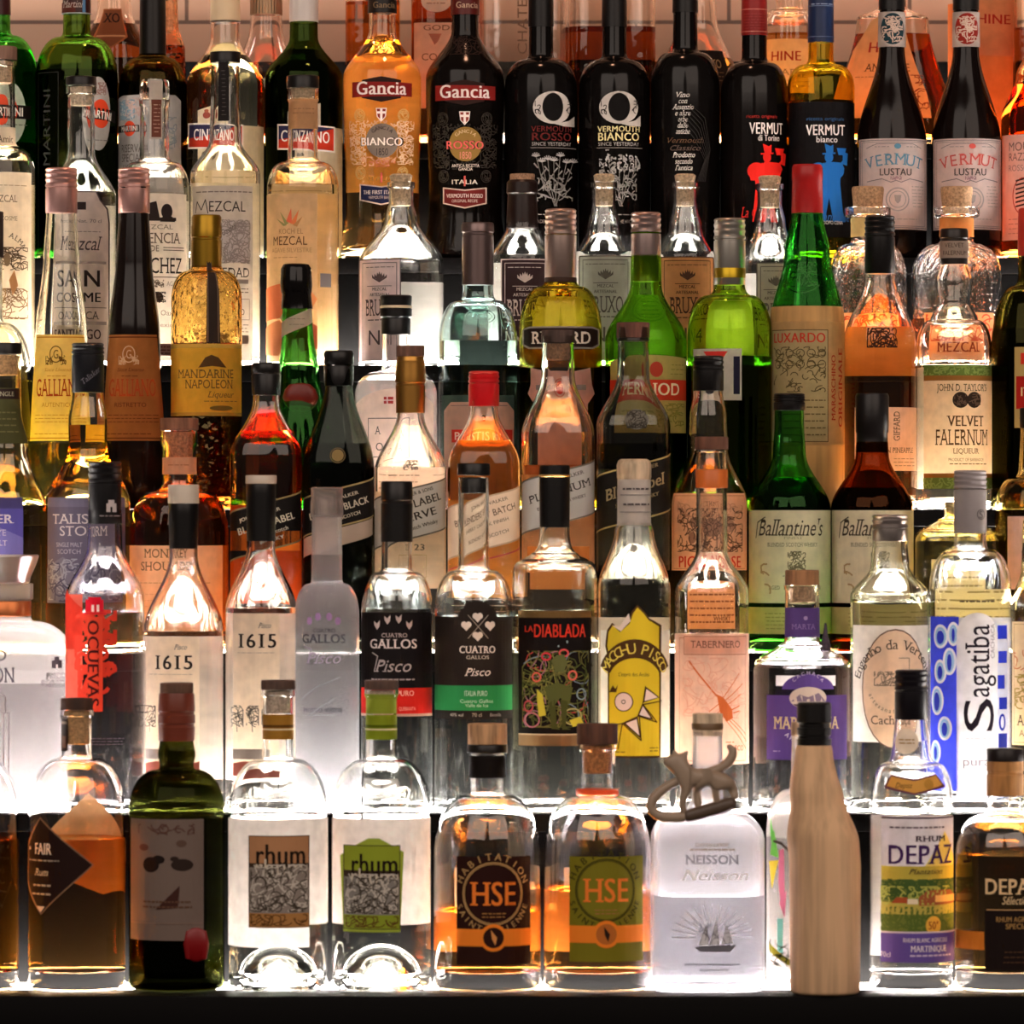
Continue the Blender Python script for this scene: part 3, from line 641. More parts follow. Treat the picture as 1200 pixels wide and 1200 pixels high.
b.lab('label', [R(424, 717, 506, 805, 'i:191415'), R(424, 805, 506, 835, 'i:d0241c'), R(424, 835, 506, 838, 'i:c8a090')]+[q for X, Y in ((443, 731), (455, 725), (468, 724), (480, 731)) for q in (P([(X-3.5, Y-4), (X, Y-1), (X+3.5, Y-5), (X+3, Y+2), (X, Y+6), (X-3, Y+1)], 'i:c8b4b0'),)]+
      [T('CUATRO', 463, 743.5, 4.6, 'i:c8b4b0', 30, 'r'), T('GALLOS', 461, 753.5, 10.5, 'i:e4d4d0', 58, 'rb'), T('Pisco', 461, 779, 14, 'i:b0a4a4', 44, 'z'), Ln([(438, 764), (444, 768), (440, 786)], 1.2, 'i:b0a4a4'), G(436, 793, 486, 797, 1, 'i:a89898', 1.5), T('PURO', 476, 811, 6, 'i:ffc0b0', 20, 'b'), T('QUEBRANTA', 478, 829, 4, 'i:ffb0a0', 20)])
b = Bottle('B', 555, 'pisco_bottle', 'clear bottle with arched black label, four white hearts and a green band', prof(46, 'l', 715, 46, 'e', 668, 23, 'q', 662, 18, 'l', 560, 18), 'g:fbfffd', level=722, liq='fbfdfd', base=10, group=PIS)
b.part('cap', 'c:0d0b0b', 557, 543, 19.2); b.part('stopper', 'c:141010', 578, 560, 14.8)
arch = [(532+23*(1-math.cos(a)), 726-23*math.sin(a)) for a in [math.pi*i/12 for i in range(13)]]
hs = []
for X, Y in ((560, 723), (547, 733), (574, 733), (560, 745)): hs += [E(X-2.6, Y-2, 3.3, 3.6, 'i:e8dcd2'), E(X+2.6, Y-2, 3.3, 3.6, 'i:e8dcd2'), P([(X-5.6, Y-1), (X+5.6, Y-1), (X, Y+5.5)], 'i:e8dcd2')]
b.lab('label', [P([(532, 727)]+[(537+(x-532), y) for x, y in arch]+[(583, 727)], 'i:2c2420'), R(510, 722, 600, 802, 'i:2c2420'), R(510, 802, 600, 831, 'i:2f9350'), R(510, 831, 600, 841, 'i:2c2420'), Ln([(549, 720), (572, 747)], .9, 'i:a09488'), Ln([(572, 720), (549, 747)], .9, 'i:a09488')]+hs+
      [T('CUATRO', 560, 760, 8, 'i:f0e4da', 42, 'rb'), T('GALLOS', 560, 769, 4, 'i:c8bcb0', 26, 'rb'), T('Pisco', 560, 786, 9, 'i:f0e4da', 30, 'z'), T('ITALIA PURO', 558, 811, 6, 'i:cfe8cf', 26, 'b'), T('Cuatro Gallos', 559, 820, 4, 'i:cfe8cf', 38), T('Valle de Ica', 559, 825, 3.5, 'i:cfe8cf', 26), T('40% vol', 536, 836, 3.6, 'i:c0b4a8'), T('70 cl', 559, 836, 4, 'i:c0b4a8'), T('Botella', 580, 836, 3.6, 'i:c0b4a8')])
b = Bottle('B', 650, 'pisco_bottle', 'clear bottle with black label, red lettering and a many-coloured festival figure', prof(50, 'l', 672, 50, 'e', 657, 40, 's', 648, 27, 'q', 622, 17.5, 'l', 550, 16.8), 'g:fdfff8', level=715, liq='fcfdf8', base=10, group=PIS)
b.part('capsule', 'c:0c0a0a', (618, 17.6), (572, 18), (558, 18), (546, 17.6), (545, 16.5)); b.part('cap_ring', 'm:c8a468', 559, 556, 18.6, label='gold ring round the cap')
cols = ['i:c84844', 'i:5c6430', 'i:8a8a44', 'i:a87484', 'i:7c90a0', 'i:4c5428', 'i:706c38']
fig = [S(613, 762, 688, 850, 30 if i in (1, 2, 5, 6) else 7, c, 1.2, 26, 11+i) for i, c in enumerate(cols)]
fig += [O(629, 792, 6, 6, 2, 'i:e06858'), O(670, 790, 6, 6, 2, 'i:e06858'), O(640, 768, 6, 5, 2, 'i:d83848'), O(660, 764, 6, 5, 2, 'i:d85858'), O(620, 826, 7, 7, 2, 'i:c05058'), O(680, 812, 7, 7, 1.6, 'i:90a8b0'), O(624, 842, 10, 9, 1.6, 'i:c87888'), O(670, 838, 12, 10, 1.6, 'i:b8b070'),
        P([(638, 804), (652, 798), (670, 804), (666, 824), (656, 816), (648, 826), (642, 818)], 'i:5a6030'), P([(643, 822), (650, 818), (652, 848), (656, 853), (646, 852)], 'i:4c5024'), P([(656, 818), (664, 820), (662, 850), (668, 853), (658, 853)], 'i:4c5024'), P([(646, 772), (652, 766), (660, 766), (664, 774), (660, 786), (650, 786)], 'i:62683a'), P([(630, 806), (636, 812), (640, 836), (632, 838), (630, 820)], 'i:c8c040'), P([(666, 842), (678, 838), (682, 846), (670, 850)], 'i:d8cc40')]
b.lab('label', [R(608, 715, 692, 723, 'm:9a7848'), R(608, 723, 692, 858, 'i:17100f'), R(608, 858, 692, 872, 'm:a8845c'), R(608, 858, 692, 859.5, 'i:e0c8a0'), T('LA', 620, 736, 7, 'i:e03c28', 12, 'b'), T('DIABLADA', 657, 738, 15, 'i:e03c28', 64, 'b'), E(664, 751, 1, 1.6, 'i:a0b0b0'), E(654, 756, 1, 1, 'i:a0b0b0')]+fig, lift=.3)
b = Bottle('B', 743, 'pisco_bottle', 'clear bottle with a yellow cut-out mountain label and cream wooden cap', prof(42.5, 'l', 690, 42.5, 's', 622, 23, 'l', 612, 19.5, 'l', 570, 18.5), 'g:fffef8', level=678, liq='fdfdf6', base=10, group=PIS)
b.part('cap', 'd:d8c0a0', (566, 18), (560, 20), (545, 20.4), (540, 18.5), (538, 15)); b.part('paper_sleeve', 'p:e8e0d8', (616, 19.8), (562, 19.4))
b.lab('sleeve_print', [G(730, 570, 759, 576, 1, 'i:504848', 2), G(730, 588, 759, 594, 1, 'i:504848', 2), Ln([(728, 580), (762, 580)], .8, 'i:807878'), Ln([(728, 600), (762, 600)], .8, 'i:807878')], lift=1.2)
Y = 'i:e6cc30'; DK = 'i:53381c'
b.back(706, 724, 780, 888)
b.lab('label', [R(704, 738, 784, 886, 'p:fff8ec'), P([(709, 756), (711, 738), (717, 729), (726, 737), (736, 728), (739, 716), (746, 708), (754, 716), (760, 724), (774, 732), (773, 886), (712, 886), (712, 770)], DK), P([(711.5, 756), (713, 740), (718, 732), (726, 740), (737, 730), (741, 718), (746, 711), (753, 718), (759, 726), (771, 733.5), (771, 884), (714, 884), (714, 770)], Y), P([(717, 732), (726, 733), (736, 718), (738, 727), (727, 739)], 'i:f4e4d8')]+
      [P([(743+41*math.cos(a), 793-45*math.sin(a)) for a in [math.radians(17+146*i/16) for i in range(17)]]+[(743+30*math.cos(a), 797-27*math.sin(a)) for a in [math.radians(160-140*i/16) for i in range(17)]], DK), Arc('MACCHU PISCO', 743, 802, 43, 12, 'i:ecd860', 156, 24, 's'),
       E(743, 803, 29, 32, Y), T("L'esprit des Andes", 742, 789, 4.5, 'i:5a4420', 36), R(714, 792, 771, 884, Y), O(730, 821, 11.5, 11.5, 1.4, DK), E(730, 821, 10.2, 10.2, 'i:f2d8d0'), O(730, 821, 2.6, 2.6, .9, DK), P([(714, 810), (718, 802), (721, 806), (724, 801), (722, 810)], DK),
       P([(771, 816), (755, 803), (752, 822)], DK), P([(769, 816), (756, 806), (754, 820)], 'i:f2dcd2'), P([(752, 823), (764, 842), (746, 838)], DK), P([(752, 826), (761, 840), (748, 836)], 'i:f2dcd2'), P([(746, 838), (750, 864), (730, 846)], DK), P([(745, 841), (748, 860), (733, 846)], 'i:f2dcd2'), Ln([(773, 820), (752, 824), (768, 845), (748, 838), (750, 866), (729, 846), (724, 876)], 1.2, DK), Ln([(712, 850), (729, 846), (746, 838), (752, 823), (755, 803)], 1.2, DK), G(759, 873, 769, 880, 2, 'i:8a7020', 1.2), G(720, 878, 732, 881, 1, 'i:8a7020', 1.2)], lift=.3)
b = Bottle('B', 834, 'pisco_bottle', 'clear bottle with pale peach label and an orange line-drawn hummingbird', prof(43.5, 'l', 695, 43.5, 's', 645, 18.5, 'l', 570, 18, 'l', 530, 18), 'g:fffdf8', level=742, liq='fff6ee', base=12, group=PIS)
b.part('stopper', 'd:6e4430', 527, 512, 19.5); b.part('neck_band', 'c:cc6a2c', 572, 550, 18.9)
OR = 'i:e0743c'
b.back(798, 746, 870, 890, 'p:ffe8dc')
b.lab('label', [R(791, 742, 877, 894, 'p:fbd2bc'), Fr(796, 747, 872, 890, .9, 'i:d08a70'), R(801, 745, 873, 766, 'p:f6c8b0'), Fr(801, 745, 873, 766, .8, 'i:c08068'), T('TABERNERO', 838, 754, 8, 'i:8c5c50', 62, 'r'), S(800, 770, 872, 840, 60, 'i:f0b8a0', 1, 14, 21),
      Ln([(807, 774), (838, 814)], 2, OR), P([(838, 812), (846, 816), (856, 830), (857, 840), (850, 844), (842, 834)], OR), Ln([(848, 842), (872, 876)], .9, OR), Ln([(851, 841), (873, 868)], .9, OR), Ln([(854, 840), (872, 860)], .9, OR), Ln([(844, 818), (864, 788)], .9, OR), Ln([(847, 820), (868, 800)], .9, OR), Ln([(851, 824), (866, 812)], .9, OR), Ln([(842, 822), (830, 832)], .9, OR), Ln([(845, 828), (832, 840)], .9, OR), Ln([(856, 830), (864, 826)], 1.4, OR), Ln([(857, 834), (864, 832)], 1.4, OR), G(848, 866, 858, 870, 1, 'i:c87850', 1.2), T('PISCO', 862, 875, 6, 'i:d87048', 20, 'b')])
b = Bottle('B', 940, 'cachaca_bottle', 'clear broad-shouldered bottle with purple label, neck band and tassel', prof(58, 'l', 786, 58, 'e', 772, 50, 's', 755, 27, 'q', 745, 20.5, 'l', 692, 20, 'l', 690, 21.5, 'l', 686, 21.5), 'g:ffffff', level=782, liq='fcfcff', base=10, group=PIS)
b.part('stopper', 'd:a87850', 686, 668, 20); b.dome_cork(706, 687, 16, 'w:d8b48c')
b.lab('neck_band', [R(920, 712, 960, 746, 'i:56407c'), T('MARTA', 941, 734, 6, 'i:8a74a8', 30, 'r'), E(943, 724, 2.4, 2.4, 'i:a890c0')])
PU = 'i:604890'
oval = [(944+30*math.cos(a), 806-18*math.sin(a)) for a in [math.pi*i/14 for i in range(15)]]
b.lab('label', [R(907, 790, 976, 802, 'p:fbf6f4'), R(897, 813, 990, 888, PU), P(oval, PU), E(944, 816, 22, 13, 'i:d8c8b8'), P([(924, 820), (934, 812), (944, 815), (956, 810), (964, 820)], 'i:847488'), P([(926, 823), (962, 823), (954, 828), (934, 828)], 'i:5c4c58'), Arc('CACHACA', 944, 808, 21, 4, 'i:c8b8d8', 150, 30, 'b'), T('MARAVILHA', 943, 845, 14, 'i:d8c498', 82, 'rb'), Arc('ARTESANAL', 944, 830, 38, 5, 'i:d8d0e0', 225, 315, 'b'), G(903, 876, 912, 880, 1, 'i:a898c8'), G(926, 876, 960, 880, 1, 'i:a898c8')])
b.part('tassel', 'w:4a3c4c', (768, 2), (764, 7), (756, 6), (744, 3), (730, 1.2), xd=27, yd=-6)
b = Bottle('B', 1043, 'cachaca_bottle', 'clear bottle with silver cap and a large oval farm drawing on white label', prof(46.5, 'l', 698, 46.5, 's', 664, 23, 'l', 640, 20.5, 'l', 606, 19.5), 'g:fdfff8', level=706, liq='fcfdf8', base=12, group=PIS)
b.screw('m:9c9490', 634, 603, 21, ringy=618)
b.lab('label', [R(999, 732, 1086, 868, 'p:f8efe8'), O(1046, 806, 42, 70, 1.6, 'i:5c3c34'), E(1046, 806, 40.6, 68.5, 'p:f2d6bc'), Arc('Engenho da Vertente', 1046, 806, 52, 11, 'i:3c2c28', 166, 14, 'r'), T('Cachaça', 1040, 842, 10, 'i:4a3830', 46, 'r'), S(1022, 786, 1068, 802, 50, 'i:8a7a6c', 1, 10, 5), Ln([(1050, 770), (1062, 770), (1062, 790)], 1, 'i:9a8878'), Arc('artesanal de Minas', 1046, 800, 32, 5, 'i:7a6858', 200, 340)], lift=.3)
b = Bottle('B', 1137, 'cachaca_bottle', 'clear bottle with blue bubble print and upright lettering on a white strip', prof(48, 'l', 690, 48, 'e', 644, 24, 'q', 636, 19, 'l', 556, 18), 'g:fdffff', level=690, liq='fafcff', base=12, group=PIS)
b.screw('c:8c8484', 625, 551, 19.2, ringy=572); b.lab('cap_print', [T('S', 1117, 603, 8, 'i:3c3436'), O(1117, 603, 5, 6, .8, 'i:3c3436'), T('S', 1147, 603, 8, 'i:3c3436'), O(1147, 603, 5, 6, .8, 'i:3c3436')], lift=1.9)
BL = 'i:2c3cc8'; LB = 'i:9cc8f0'
b.back(1094, 724, 1180, 930, 'p:f6f6ff')
b.lab('label', [R(1090, 722, 1120, 925, 'p:4450e8'), R(1164, 730, 1178, 928, 'p:e8ecfc'), R(1165, 732, 1177, 748, BL), R(1166, 762, 1177, 776, BL), R(1165, 790, 1174, 806, BL), R(1167, 816, 1177, 830, BL), O(1171, 845, 6, 10, 3, BL), R(1166, 858, 1177, 880, BL), R(1166, 892, 1177, 902, BL)]+
      [q for X, Y, rx, ry in ((1100, 745, 12, 14), (1114, 742, 8, 14), (1100, 786, 10, 14), (1110, 774, 9, 16), (1097, 820, 11, 17), (1105, 852, 10, 14), (1096, 880, 9, 14)) for q in (E(X, Y, rx, ry, 'i:eef2ff'), O(X, Y, rx-3, ry-3, 3.4, LB), E(X, Y+1, rx-6, ry-6, BL))]+
      [R(1118, 740, 1164, 930, 'p:fbf9fb'), E(1141, 740, 23, 23, 'p:fbf9fb'), T('S', 1143, 836, 34, 'i:241c28', 38, 'r', 90), T('agatiba', 1141, 773, 27, 'i:241c28', 84, 'r', 90), T('CACHACA', 1158, 750, 5, 'i:a8a0a8', 40, 's', 90), G(1126, 860, 1158, 880, 3, 'i:c8c0c8', .8), T('pura', 1140, 890, 10, 'i:8a848c', 30), G(1120, 700, 1162, 708, 1, 'i:4a4038', 2)], lift=.3)
b = Bottle('B', 1217, 'cachaca_bottle', 'pale yellow bottle cut off at the right edge of the second shelf', prof(35, 'l', 715, 35, 's', 665, 20, 'l', 610, 18), 'g:fff8e8', level=690, liq='fbf0d0', base=10, group=PIS)
b.lab('label', [R(1185, 728, 1249, 872, 'p:f4e0c4'), Fr(1187, 731, 1247, 869, .8, 'i:b09a70'), T('AGUA', 1206, 843, 12, 'i:4a4038', 40, 'r'), T('ARDENTE', 1212, 858, 7, 'i:6a5a48', 46, 'r'), S(1188, 790, 1210, 830, 30, 'i:b09a58', 1.6, 10, 3), S(1187, 760, 1206, 786, 10, 'i:d08868', 1.4, 9, 6)])
# ------------------------------------------------------------------ row C, whiskies
WH = 'bottles on the third lit shelf'
BK = 'c:0d0b0b'
b = Bottle('C', 5, 'whisky_bottle', 'pale gold whisky bottle with blue-violet label at the left edge', prof(51, 'l', 600, 51, 's', 530, 29, 's', 480, 20, 'l', 418, 19), 'g:fff8e0', level=592, liq='f4c878', group=WH)
b.part('cap', BK, 415, 402, 20.5); b.dome_cork(440, 416, 16, 'w:e0b890')
b.lab('neck_label', [P([(-18, 455), (24, 455), (26, 520), (-20, 520)], 'i:4a4a2a'), R(-18, 456, 24, 468, 'i:2c1e1c'), T('SINGLE', 8, 462, 5, 'i:b0a890', 22, 'r'), G(-12, 480, 20, 510, 4, 'i:6c6a40', 1.6)])
b.lab('label', [R(-44, 583, 31, 650, 'i:5a54a4'), R(-44, 583, 31, 596, 'i:4c467c'), P([(-44, 636), (0, 616), (31, 630), (31, 650), (-44, 650)], 'i:7a74b8'), T('ER', 11, 608, 10, 'i:e0d4dc', 20, 'rb'), T('SKYE', 1, 624, 7, 'i:c8bcd4', 22, 'r'), T('MALT', 2, 636, 6, 'i:e0d4dc', 22, 'r')])
b = Bottle('C', 103, 'whisky_bottle', 'golden whisky bottle with grey-violet stormy label and black cap', prof(50, 'l', 590, 50, 's', 524, 22.5, 's', 492, 23, 's', 462, 18.5, 'l', 410, 17.5), 'g:fffdf2', level=498, liq='f8d488', group=WH)
b.screw('c:0c0c12', 460, 402, 19, ringy=414, kn=False); b.lab('cap_print', [T('Talisker', 108, 440, 6, 'i:6a6870', 26, 'z', 40)], lift=1.7)
b.lab('label', [R(58, 583, 148, 706, 'i:5c5668'), R(58, 583, 148, 594, 'i:6a6478'), T('TALISKER', 102, 608, 11, 'i:c4b8b8', 84, 'r'), T('STORM', 102, 622, 11, 'i:c4b8b8', 60, 'r'), T('SINGLE MALT', 84, 638, 5, 'i:a8a0ac', 34), T('SCOTCH', 84, 646, 5, 'i:a8a0ac', 30), P([(58, 666), (78, 652), (96, 664), (148, 650), (148, 706), (58, 706)], 'i:6c6878'), S(60, 655, 146, 702, 60, 'i:90909c', 1.4, 16, 7), S(60, 660, 146, 704, 40, 'i:48445a', 1.6, 16, 8)])
b = Bottle('C', 210, 'whisky_bottle', 'amber whisky bottle with broad round shoulders and cream label', prof(58, 'l', 625, 58, 'e', 575, 30, 'q', 562, 20, 'l', 524, 20, 'l', 520, 22, 'l', 505, 22), 'g:fff6ea', level=584, liq='d8883c', group=WH)
b.part('stopper', 'd:8c5a40', 504, 490, 22.5); b.dome_cork(536, 506, 16, 'w:d8906a'); b.lab('neck_band', [R(191, 536, 230, 556, 'p:e0b090'), G(198, 542, 224, 548, 1, 'i:b07c5c')])
b.back(160, 640, 260, 740, 'p:f0d0a8')
b.lab('label', [R(153, 639, 262, 740, 'p:f0cca0'), T('MONKEY', 198, 648, 10, 'i:5c4a30', 58, 'r'), T('SHOULDER', 202, 663, 10, 'i:5c4a30', 76, 'r'), G(164, 680, 250, 685, 1, 'i:b89870', 1), G(164, 692, 250, 728, 5, 'i:d8b088', 1)])
def jw(cx, hw, ytop, capy, sh0, sh1, nk, glass, level, liq, label, band, edge_, txt, tc, title, st='b', extra=(), yb0=588, yh=58, k=.33):
    b = Bottle('C', cx, 'whisky_bottle', label, prof(hw, 'l', sh0, hw, 's', sh1, nk, 'l', ytop+6, nk-1.5), glass, n=3.4, level=level, liq=liq, base=14, punt=3, group=WH)
    def y(x, o): return yb0+o-k*(x-cx)
    x0, x1 = cx-hw*.98, cx+hw*.98
    par = lambda a, c, col: P([(x0, y(x0, a)), (x1, y(x1, a)), (x1, y(x1, c)), (x0, y(x0, c))], col)
    an = math.degrees(math.atan(k))
    its = [par(0, yh, band), par(0, 2, edge_), par(yh-2, yh, edge_)]
    for (s_, o, dx_, h, w) in txt: its.append(T(s_, cx+dx_, y(cx+dx_, o), h, tc, w, st, an*.92))
    b.back(cx-hw*.7, yb0+4, cx+hw*.7, yb0+118, 'p:f6e6d0')
    b.lab('label', its+list(extra)); return b
GB = 'i:8c7a50'
b = jw(312, 42, 425, 463, 535, 470, 15.5, 'g:ffffff', 506, 'ec7030', 'red-amber square whisky bottle with slanted black label and orange tag', 'i:15110f', GB, [('JOHN WALKER', 13, -6, 4, 50), ('BLACK LABEL', 26, 2, 8, 70), ('Blended Scotch', 38, 6, 4.5, 44), ('WHISKY', 47, 8, 4, 30)], 'i:c8bca8', '')
b.part('cap', BK, (463, 16.5), (440, 17.5), (438, 16.4), (436, 17.5), (428, 17.2), (425, 15.5))
b.lab('tag', [R(272, 622, 352, 645, 'i:e07020')])
b = jw(397, 41.5, 411, 450, 548, 450, 16, 'g:5c665c', 520, '3a4038', 'smoky grey-green whisky bottle with slanted black label, long tapering neck', 'i:15110f', GB, [('JOHN WALKER', 12, 0, 4, 50), ('DOUBLE BLACK', 24, 2, 8, 74), ('BLENDED SCOTCH', 36, 2, 4, 50)], 'i:b8ac98', '', yb0=572, yh=46)
b.part('cap', BK, (452, 16.6), (447, 17.2), (430, 17.6), (428, 16.2), (426, 17.6), (414, 17.4), (411, 15.5)); b.lab('strip', [P([(357, 632), (437, 606), (437, 626), (357, 654)], 'i:9c8878')]); b.lab('emblem', [E(397, 534, 7, 7, 'i:8a7448'), O(397, 534, 9, 9, 1, 'i:6a5a3c')])
b = jw(481, 42, 405, 484, 552, 484, 15.5, 'g:ffffff', 548, 'fff0d8', 'clear whisky bottle with gold neck capsule and slanted silver label', 'i:a49c90', 'i:5c5448', [('JOHN WALKER & SONS', 8, 0, 4, 56), ('GOLD LABEL', 20, 2, 9, 74), ('RESERVE', 35, 2, 9, 60), ('Blended Scotch Whisky', 48, 4, 4.5, 60)], 'i:2c241c', '', yb0=572, yh=60)
b.part('stopper', 'd:6e4c3c', 418, 405, 16.5); b.part('capsule', 'm:a87a38', (484, 17), (452, 17.4), (451, 16.6), (449, 16.6), (448, 18), (440, 18), (428, 17.2), (424, 17.2), (423, 16.4), (418, 16)); b.lab('lower_print', [T('23', 492, 641, 7, 'i:5c5040', 12, 'rb'), Fr(470, 650, 500, 676, 1, 'i:c8a878')])
b.lab('shoulder_print', [S(474, 540, 490, 551, 26, 'i:6a6258', .9, 6, 3), T('REWARD', 455, 549, 4, 'i:d0b8b0', 18)])
b = jw(567, 42.5, 435, 475, 545, 478, 16, 'g:fffdf8', 517, 'f6bc68', 'orange whisky bottle with red screw cap and slanted cream label', 'i:ecd0b4', 'i:c8a888', [('JOHN WALKER', 10, 6, 4, 46), ("BLENDERS' BATCH", 22, 2, 7.5, 76), ('SHERRY CASK FINISH', 34, 0, 4, 60), ('BLENDED SCOTCH', 48, 4, 4, 52)], 'i:5c3c2c', '', yb0=582, yh=62, st='s')
b.screw('c:c8141c', 476, 435, 18, ringy=448); b.lab('strip', [P([(526, 668), (609, 640), (609, 642), (526, 670)], 'i:c86050'), G(530, 690, 604, 720, 4, 'i:d8b090', 1)])
b = jw(654, 43, 388, 402, 510, 440, 19.5, 'g:fff8f2', 545, 'f2cfa4', 'pale amber whisky bottle with grey slanted label and dark wooden stopper', 'i:a8a49e', 'i:6c6458', [('JOHN WALKER', 10, 6, 4, 50), ('PLATINUM', 24, 2, 9, 78), ('BLENDED SCOTCH WHISKY', 38, 4, 3.6, 60)], 'i:302a28', '', yb0=552, yh=62, st='r')
b.part('stopper', 'd:4c3830', 402, 387, 19.6); b.dome_cork(422, 403, 15.5, 'w:a07c5c'); b.lab('lower_print', [R(618, 640, 690, 690, 'i:c87838')])
b = jw(742, 43.5, 378, 396, 500, 440, 19, 'g:b8b8b0', 520, '8c8c80', 'smoky clear whisky bottle with slanted black gothic label and brown stopper', 'i:17130f', 'i:a08c58', [('JOHN WALKER', 8, 4, 4, 50), ('Blue Label', 26, 2, 13, 76), ('SCOTCH WHISKY', 42, 4, 4, 54)], 'i:8c7a58', '', yb0=545, yh=66, st='zb')
b.part('stopper', 'd:6c4030', 396, 378, 19.5); b.part('collar', 'c:2c2420', 400, 396, 19); b.lab('emblem', [E(745, 492, 14, 12, 'i:6a665c'), S(734, 482, 756, 502, 40, 'i:3c3830', 1, 8, 5)])
b = Bottle('C', 830, 'whisky_bottle', 'amber whisky bottle with black cap and pink label showing a farm animal drawing', prof(46.5, 'l', 592, 46.5, 's', 525, 23, 's', 490, 22, 's', 458, 17, 'l', 424, 16.5), 'g:fffaf0', level=577, liq='eab060', group=WH)
b.screw(BK, 458, 417, 18, ringy=432)
def sil(c, pts): return P(pts, c)
b.lab('label', [R(787, 578, 874, 668, 'p:eec09c'), Fr(789, 581, 872, 666, .8, 'i:b88868'), Arc('THE', 830, 628, 38, 5, 'i:6a4838', 104, 76, 'r'), E(832, 618, 20, 11, 'i:a07860'), E(852, 616, 8, 8, 'i:a07860'), E(812, 612, 6, 6, 'i:a07860'), R(818, 626, 822, 642, 'i:a07860'), R(840, 626, 845, 642, 'i:a07860'), E(810, 630, 5, 7, 'i:9c7058'), S(794, 596, 868, 646, 130, 'i:5c4030', 1.1, 12, 4), S(794, 588, 868, 606, 40, 'i:c89474', .9, 9, 6), T("PIG'S NOSE", 831, 658, 13, 'i:c8301c', 80, 'b'), R(800, 678, 864, 736, 'p:e8b48c'), T('BLENDED SCOTCH', 832, 684, 6, 'i:6a3c28', 62, 'b'), G(803, 692, 862, 732, 5, 'i:8a5a40', 2), T('WHISKY', 846, 724, 5, 'i:6a3c28', 24, 'b')])
def ball(cx, nk, glass, level, liq, lbl, capc, extra):
    b = Bottle('C', cx, 'whisky_bottle', lbl, prof(48.5, 'l', 596, 48.5, 's', 532, 19.5, 's', 500, 17.5, 'l', 470, 17), glass, level=level, liq=liq, base=14, group=WH)
    b.lab('label', [R(cx-47.5, 598, cx+47.5, 706, 'p:e8dcb8'), T("Ballantine's", cx, 618, 19, 'i:3c3428', 84, 'z'), Ln([(cx-40, 630), (cx-38, 612), (cx-30, 606)], 1.4, 'i:3c3428'), T('FINEST', cx+2, 630, 3, 'i:9a9070', 22, 'r'), T('BLENDED SCOTCH WHISKY', cx+2, 638, 4.5, 'i:6c6448', 62, 'r'), S(cx-4, 646, cx+16, 668, 60, 'i:6a6448', 1, 6, 5), G(cx-12, 671, cx+20, 678, 1, 'i:8a8060', 1), T('AGED', cx-20, 688, 4.5, 'i:6c6448', 14, 'r'), R(cx-47.5, 711, cx+47.5, 742, 'p:ccc07c'), G(cx-30, 716, cx+30, 738, 5, 'i:a09858', 1.2), S(cx-34, 600, cx-24, 700, 3, 'i:a88a5c', 2, 14, 2)])
    return b
b = ball(925, 17, 'g:3f9e3c', 560, '8cb83c', 'green whisky bottle with cream script label and black cap', BK, None); b.screw(BK, 481, 461, 18.5, kn=False)
b = ball(1022, 17, 'g:7c3414', 572, '6c2410', 'brown whisky bottle with cream script label and black capsule', BK, None); b.part('capsule', 'c:100c0c', (530, 19.2), (516, 18.6), (508, 18.2), (506, 19.4), (490, 19.6), (464, 19.6), (461, 18))
b = Bottle('C', 1120, 'whisky_bottle', 'square pale yellow bottle with low flat shoulders and a small silver cap', prof(49, 'l', 636, 49, 'e', 622, 42, 's', 608, 20, 'q', 604, 13, 'l', 594, 12), 'g:fffbe6', n=4, level=634, liq='f0e2a0', base=12, punt=3, group=WH)
b.screw('m:c0b490', 604, 588, 13.5); b.lab('label', [R(1088, 655, 1152, 735, 'p:efe0b0'), G(1092, 662, 1148, 726, 7, 'i:a09060', 2)])
b = Bottle('C', 1214, 'whisky_bottle', 'olive whisky bottle with pinkish calligraphy label cut by the right edge', prof(48, 'l', 600, 48, 'e', 560, 28, 'q', 548, 20, 'l', 500, 18), 'g:c8b878', level=598, liq='c89838', group=WH)
b.part('cap', BK, 502, 478, 19)
b.lab('label', [R(1178, 605, 1250, 690, 'p:f0c8b8'), T('NIKKA', 1199, 617, 4, 'i:6a5450', 10), T('STRAIGHT', 1211, 624, 6, 'i:6a5450', 36, 'r'), T('MALT', 1204, 634, 6, 'i:6a5450', 22, 'r')]+[Ln(p, 2, 'i:1c1414') for p in ([(1194, 646), (1196, 652)], [(1195, 648), (1212, 646)], [(1203, 641), (1204, 647)], [(1197, 654), (1210, 653)], [(1199, 658), (1208, 658), (1208, 663), (1199, 663), (1199, 658)], [(1196, 667), (1212, 666), (1211, 678), (1197, 678), (1196, 667)], [(1204, 667), (1204, 678)], [(1197, 672), (1211, 672)])])
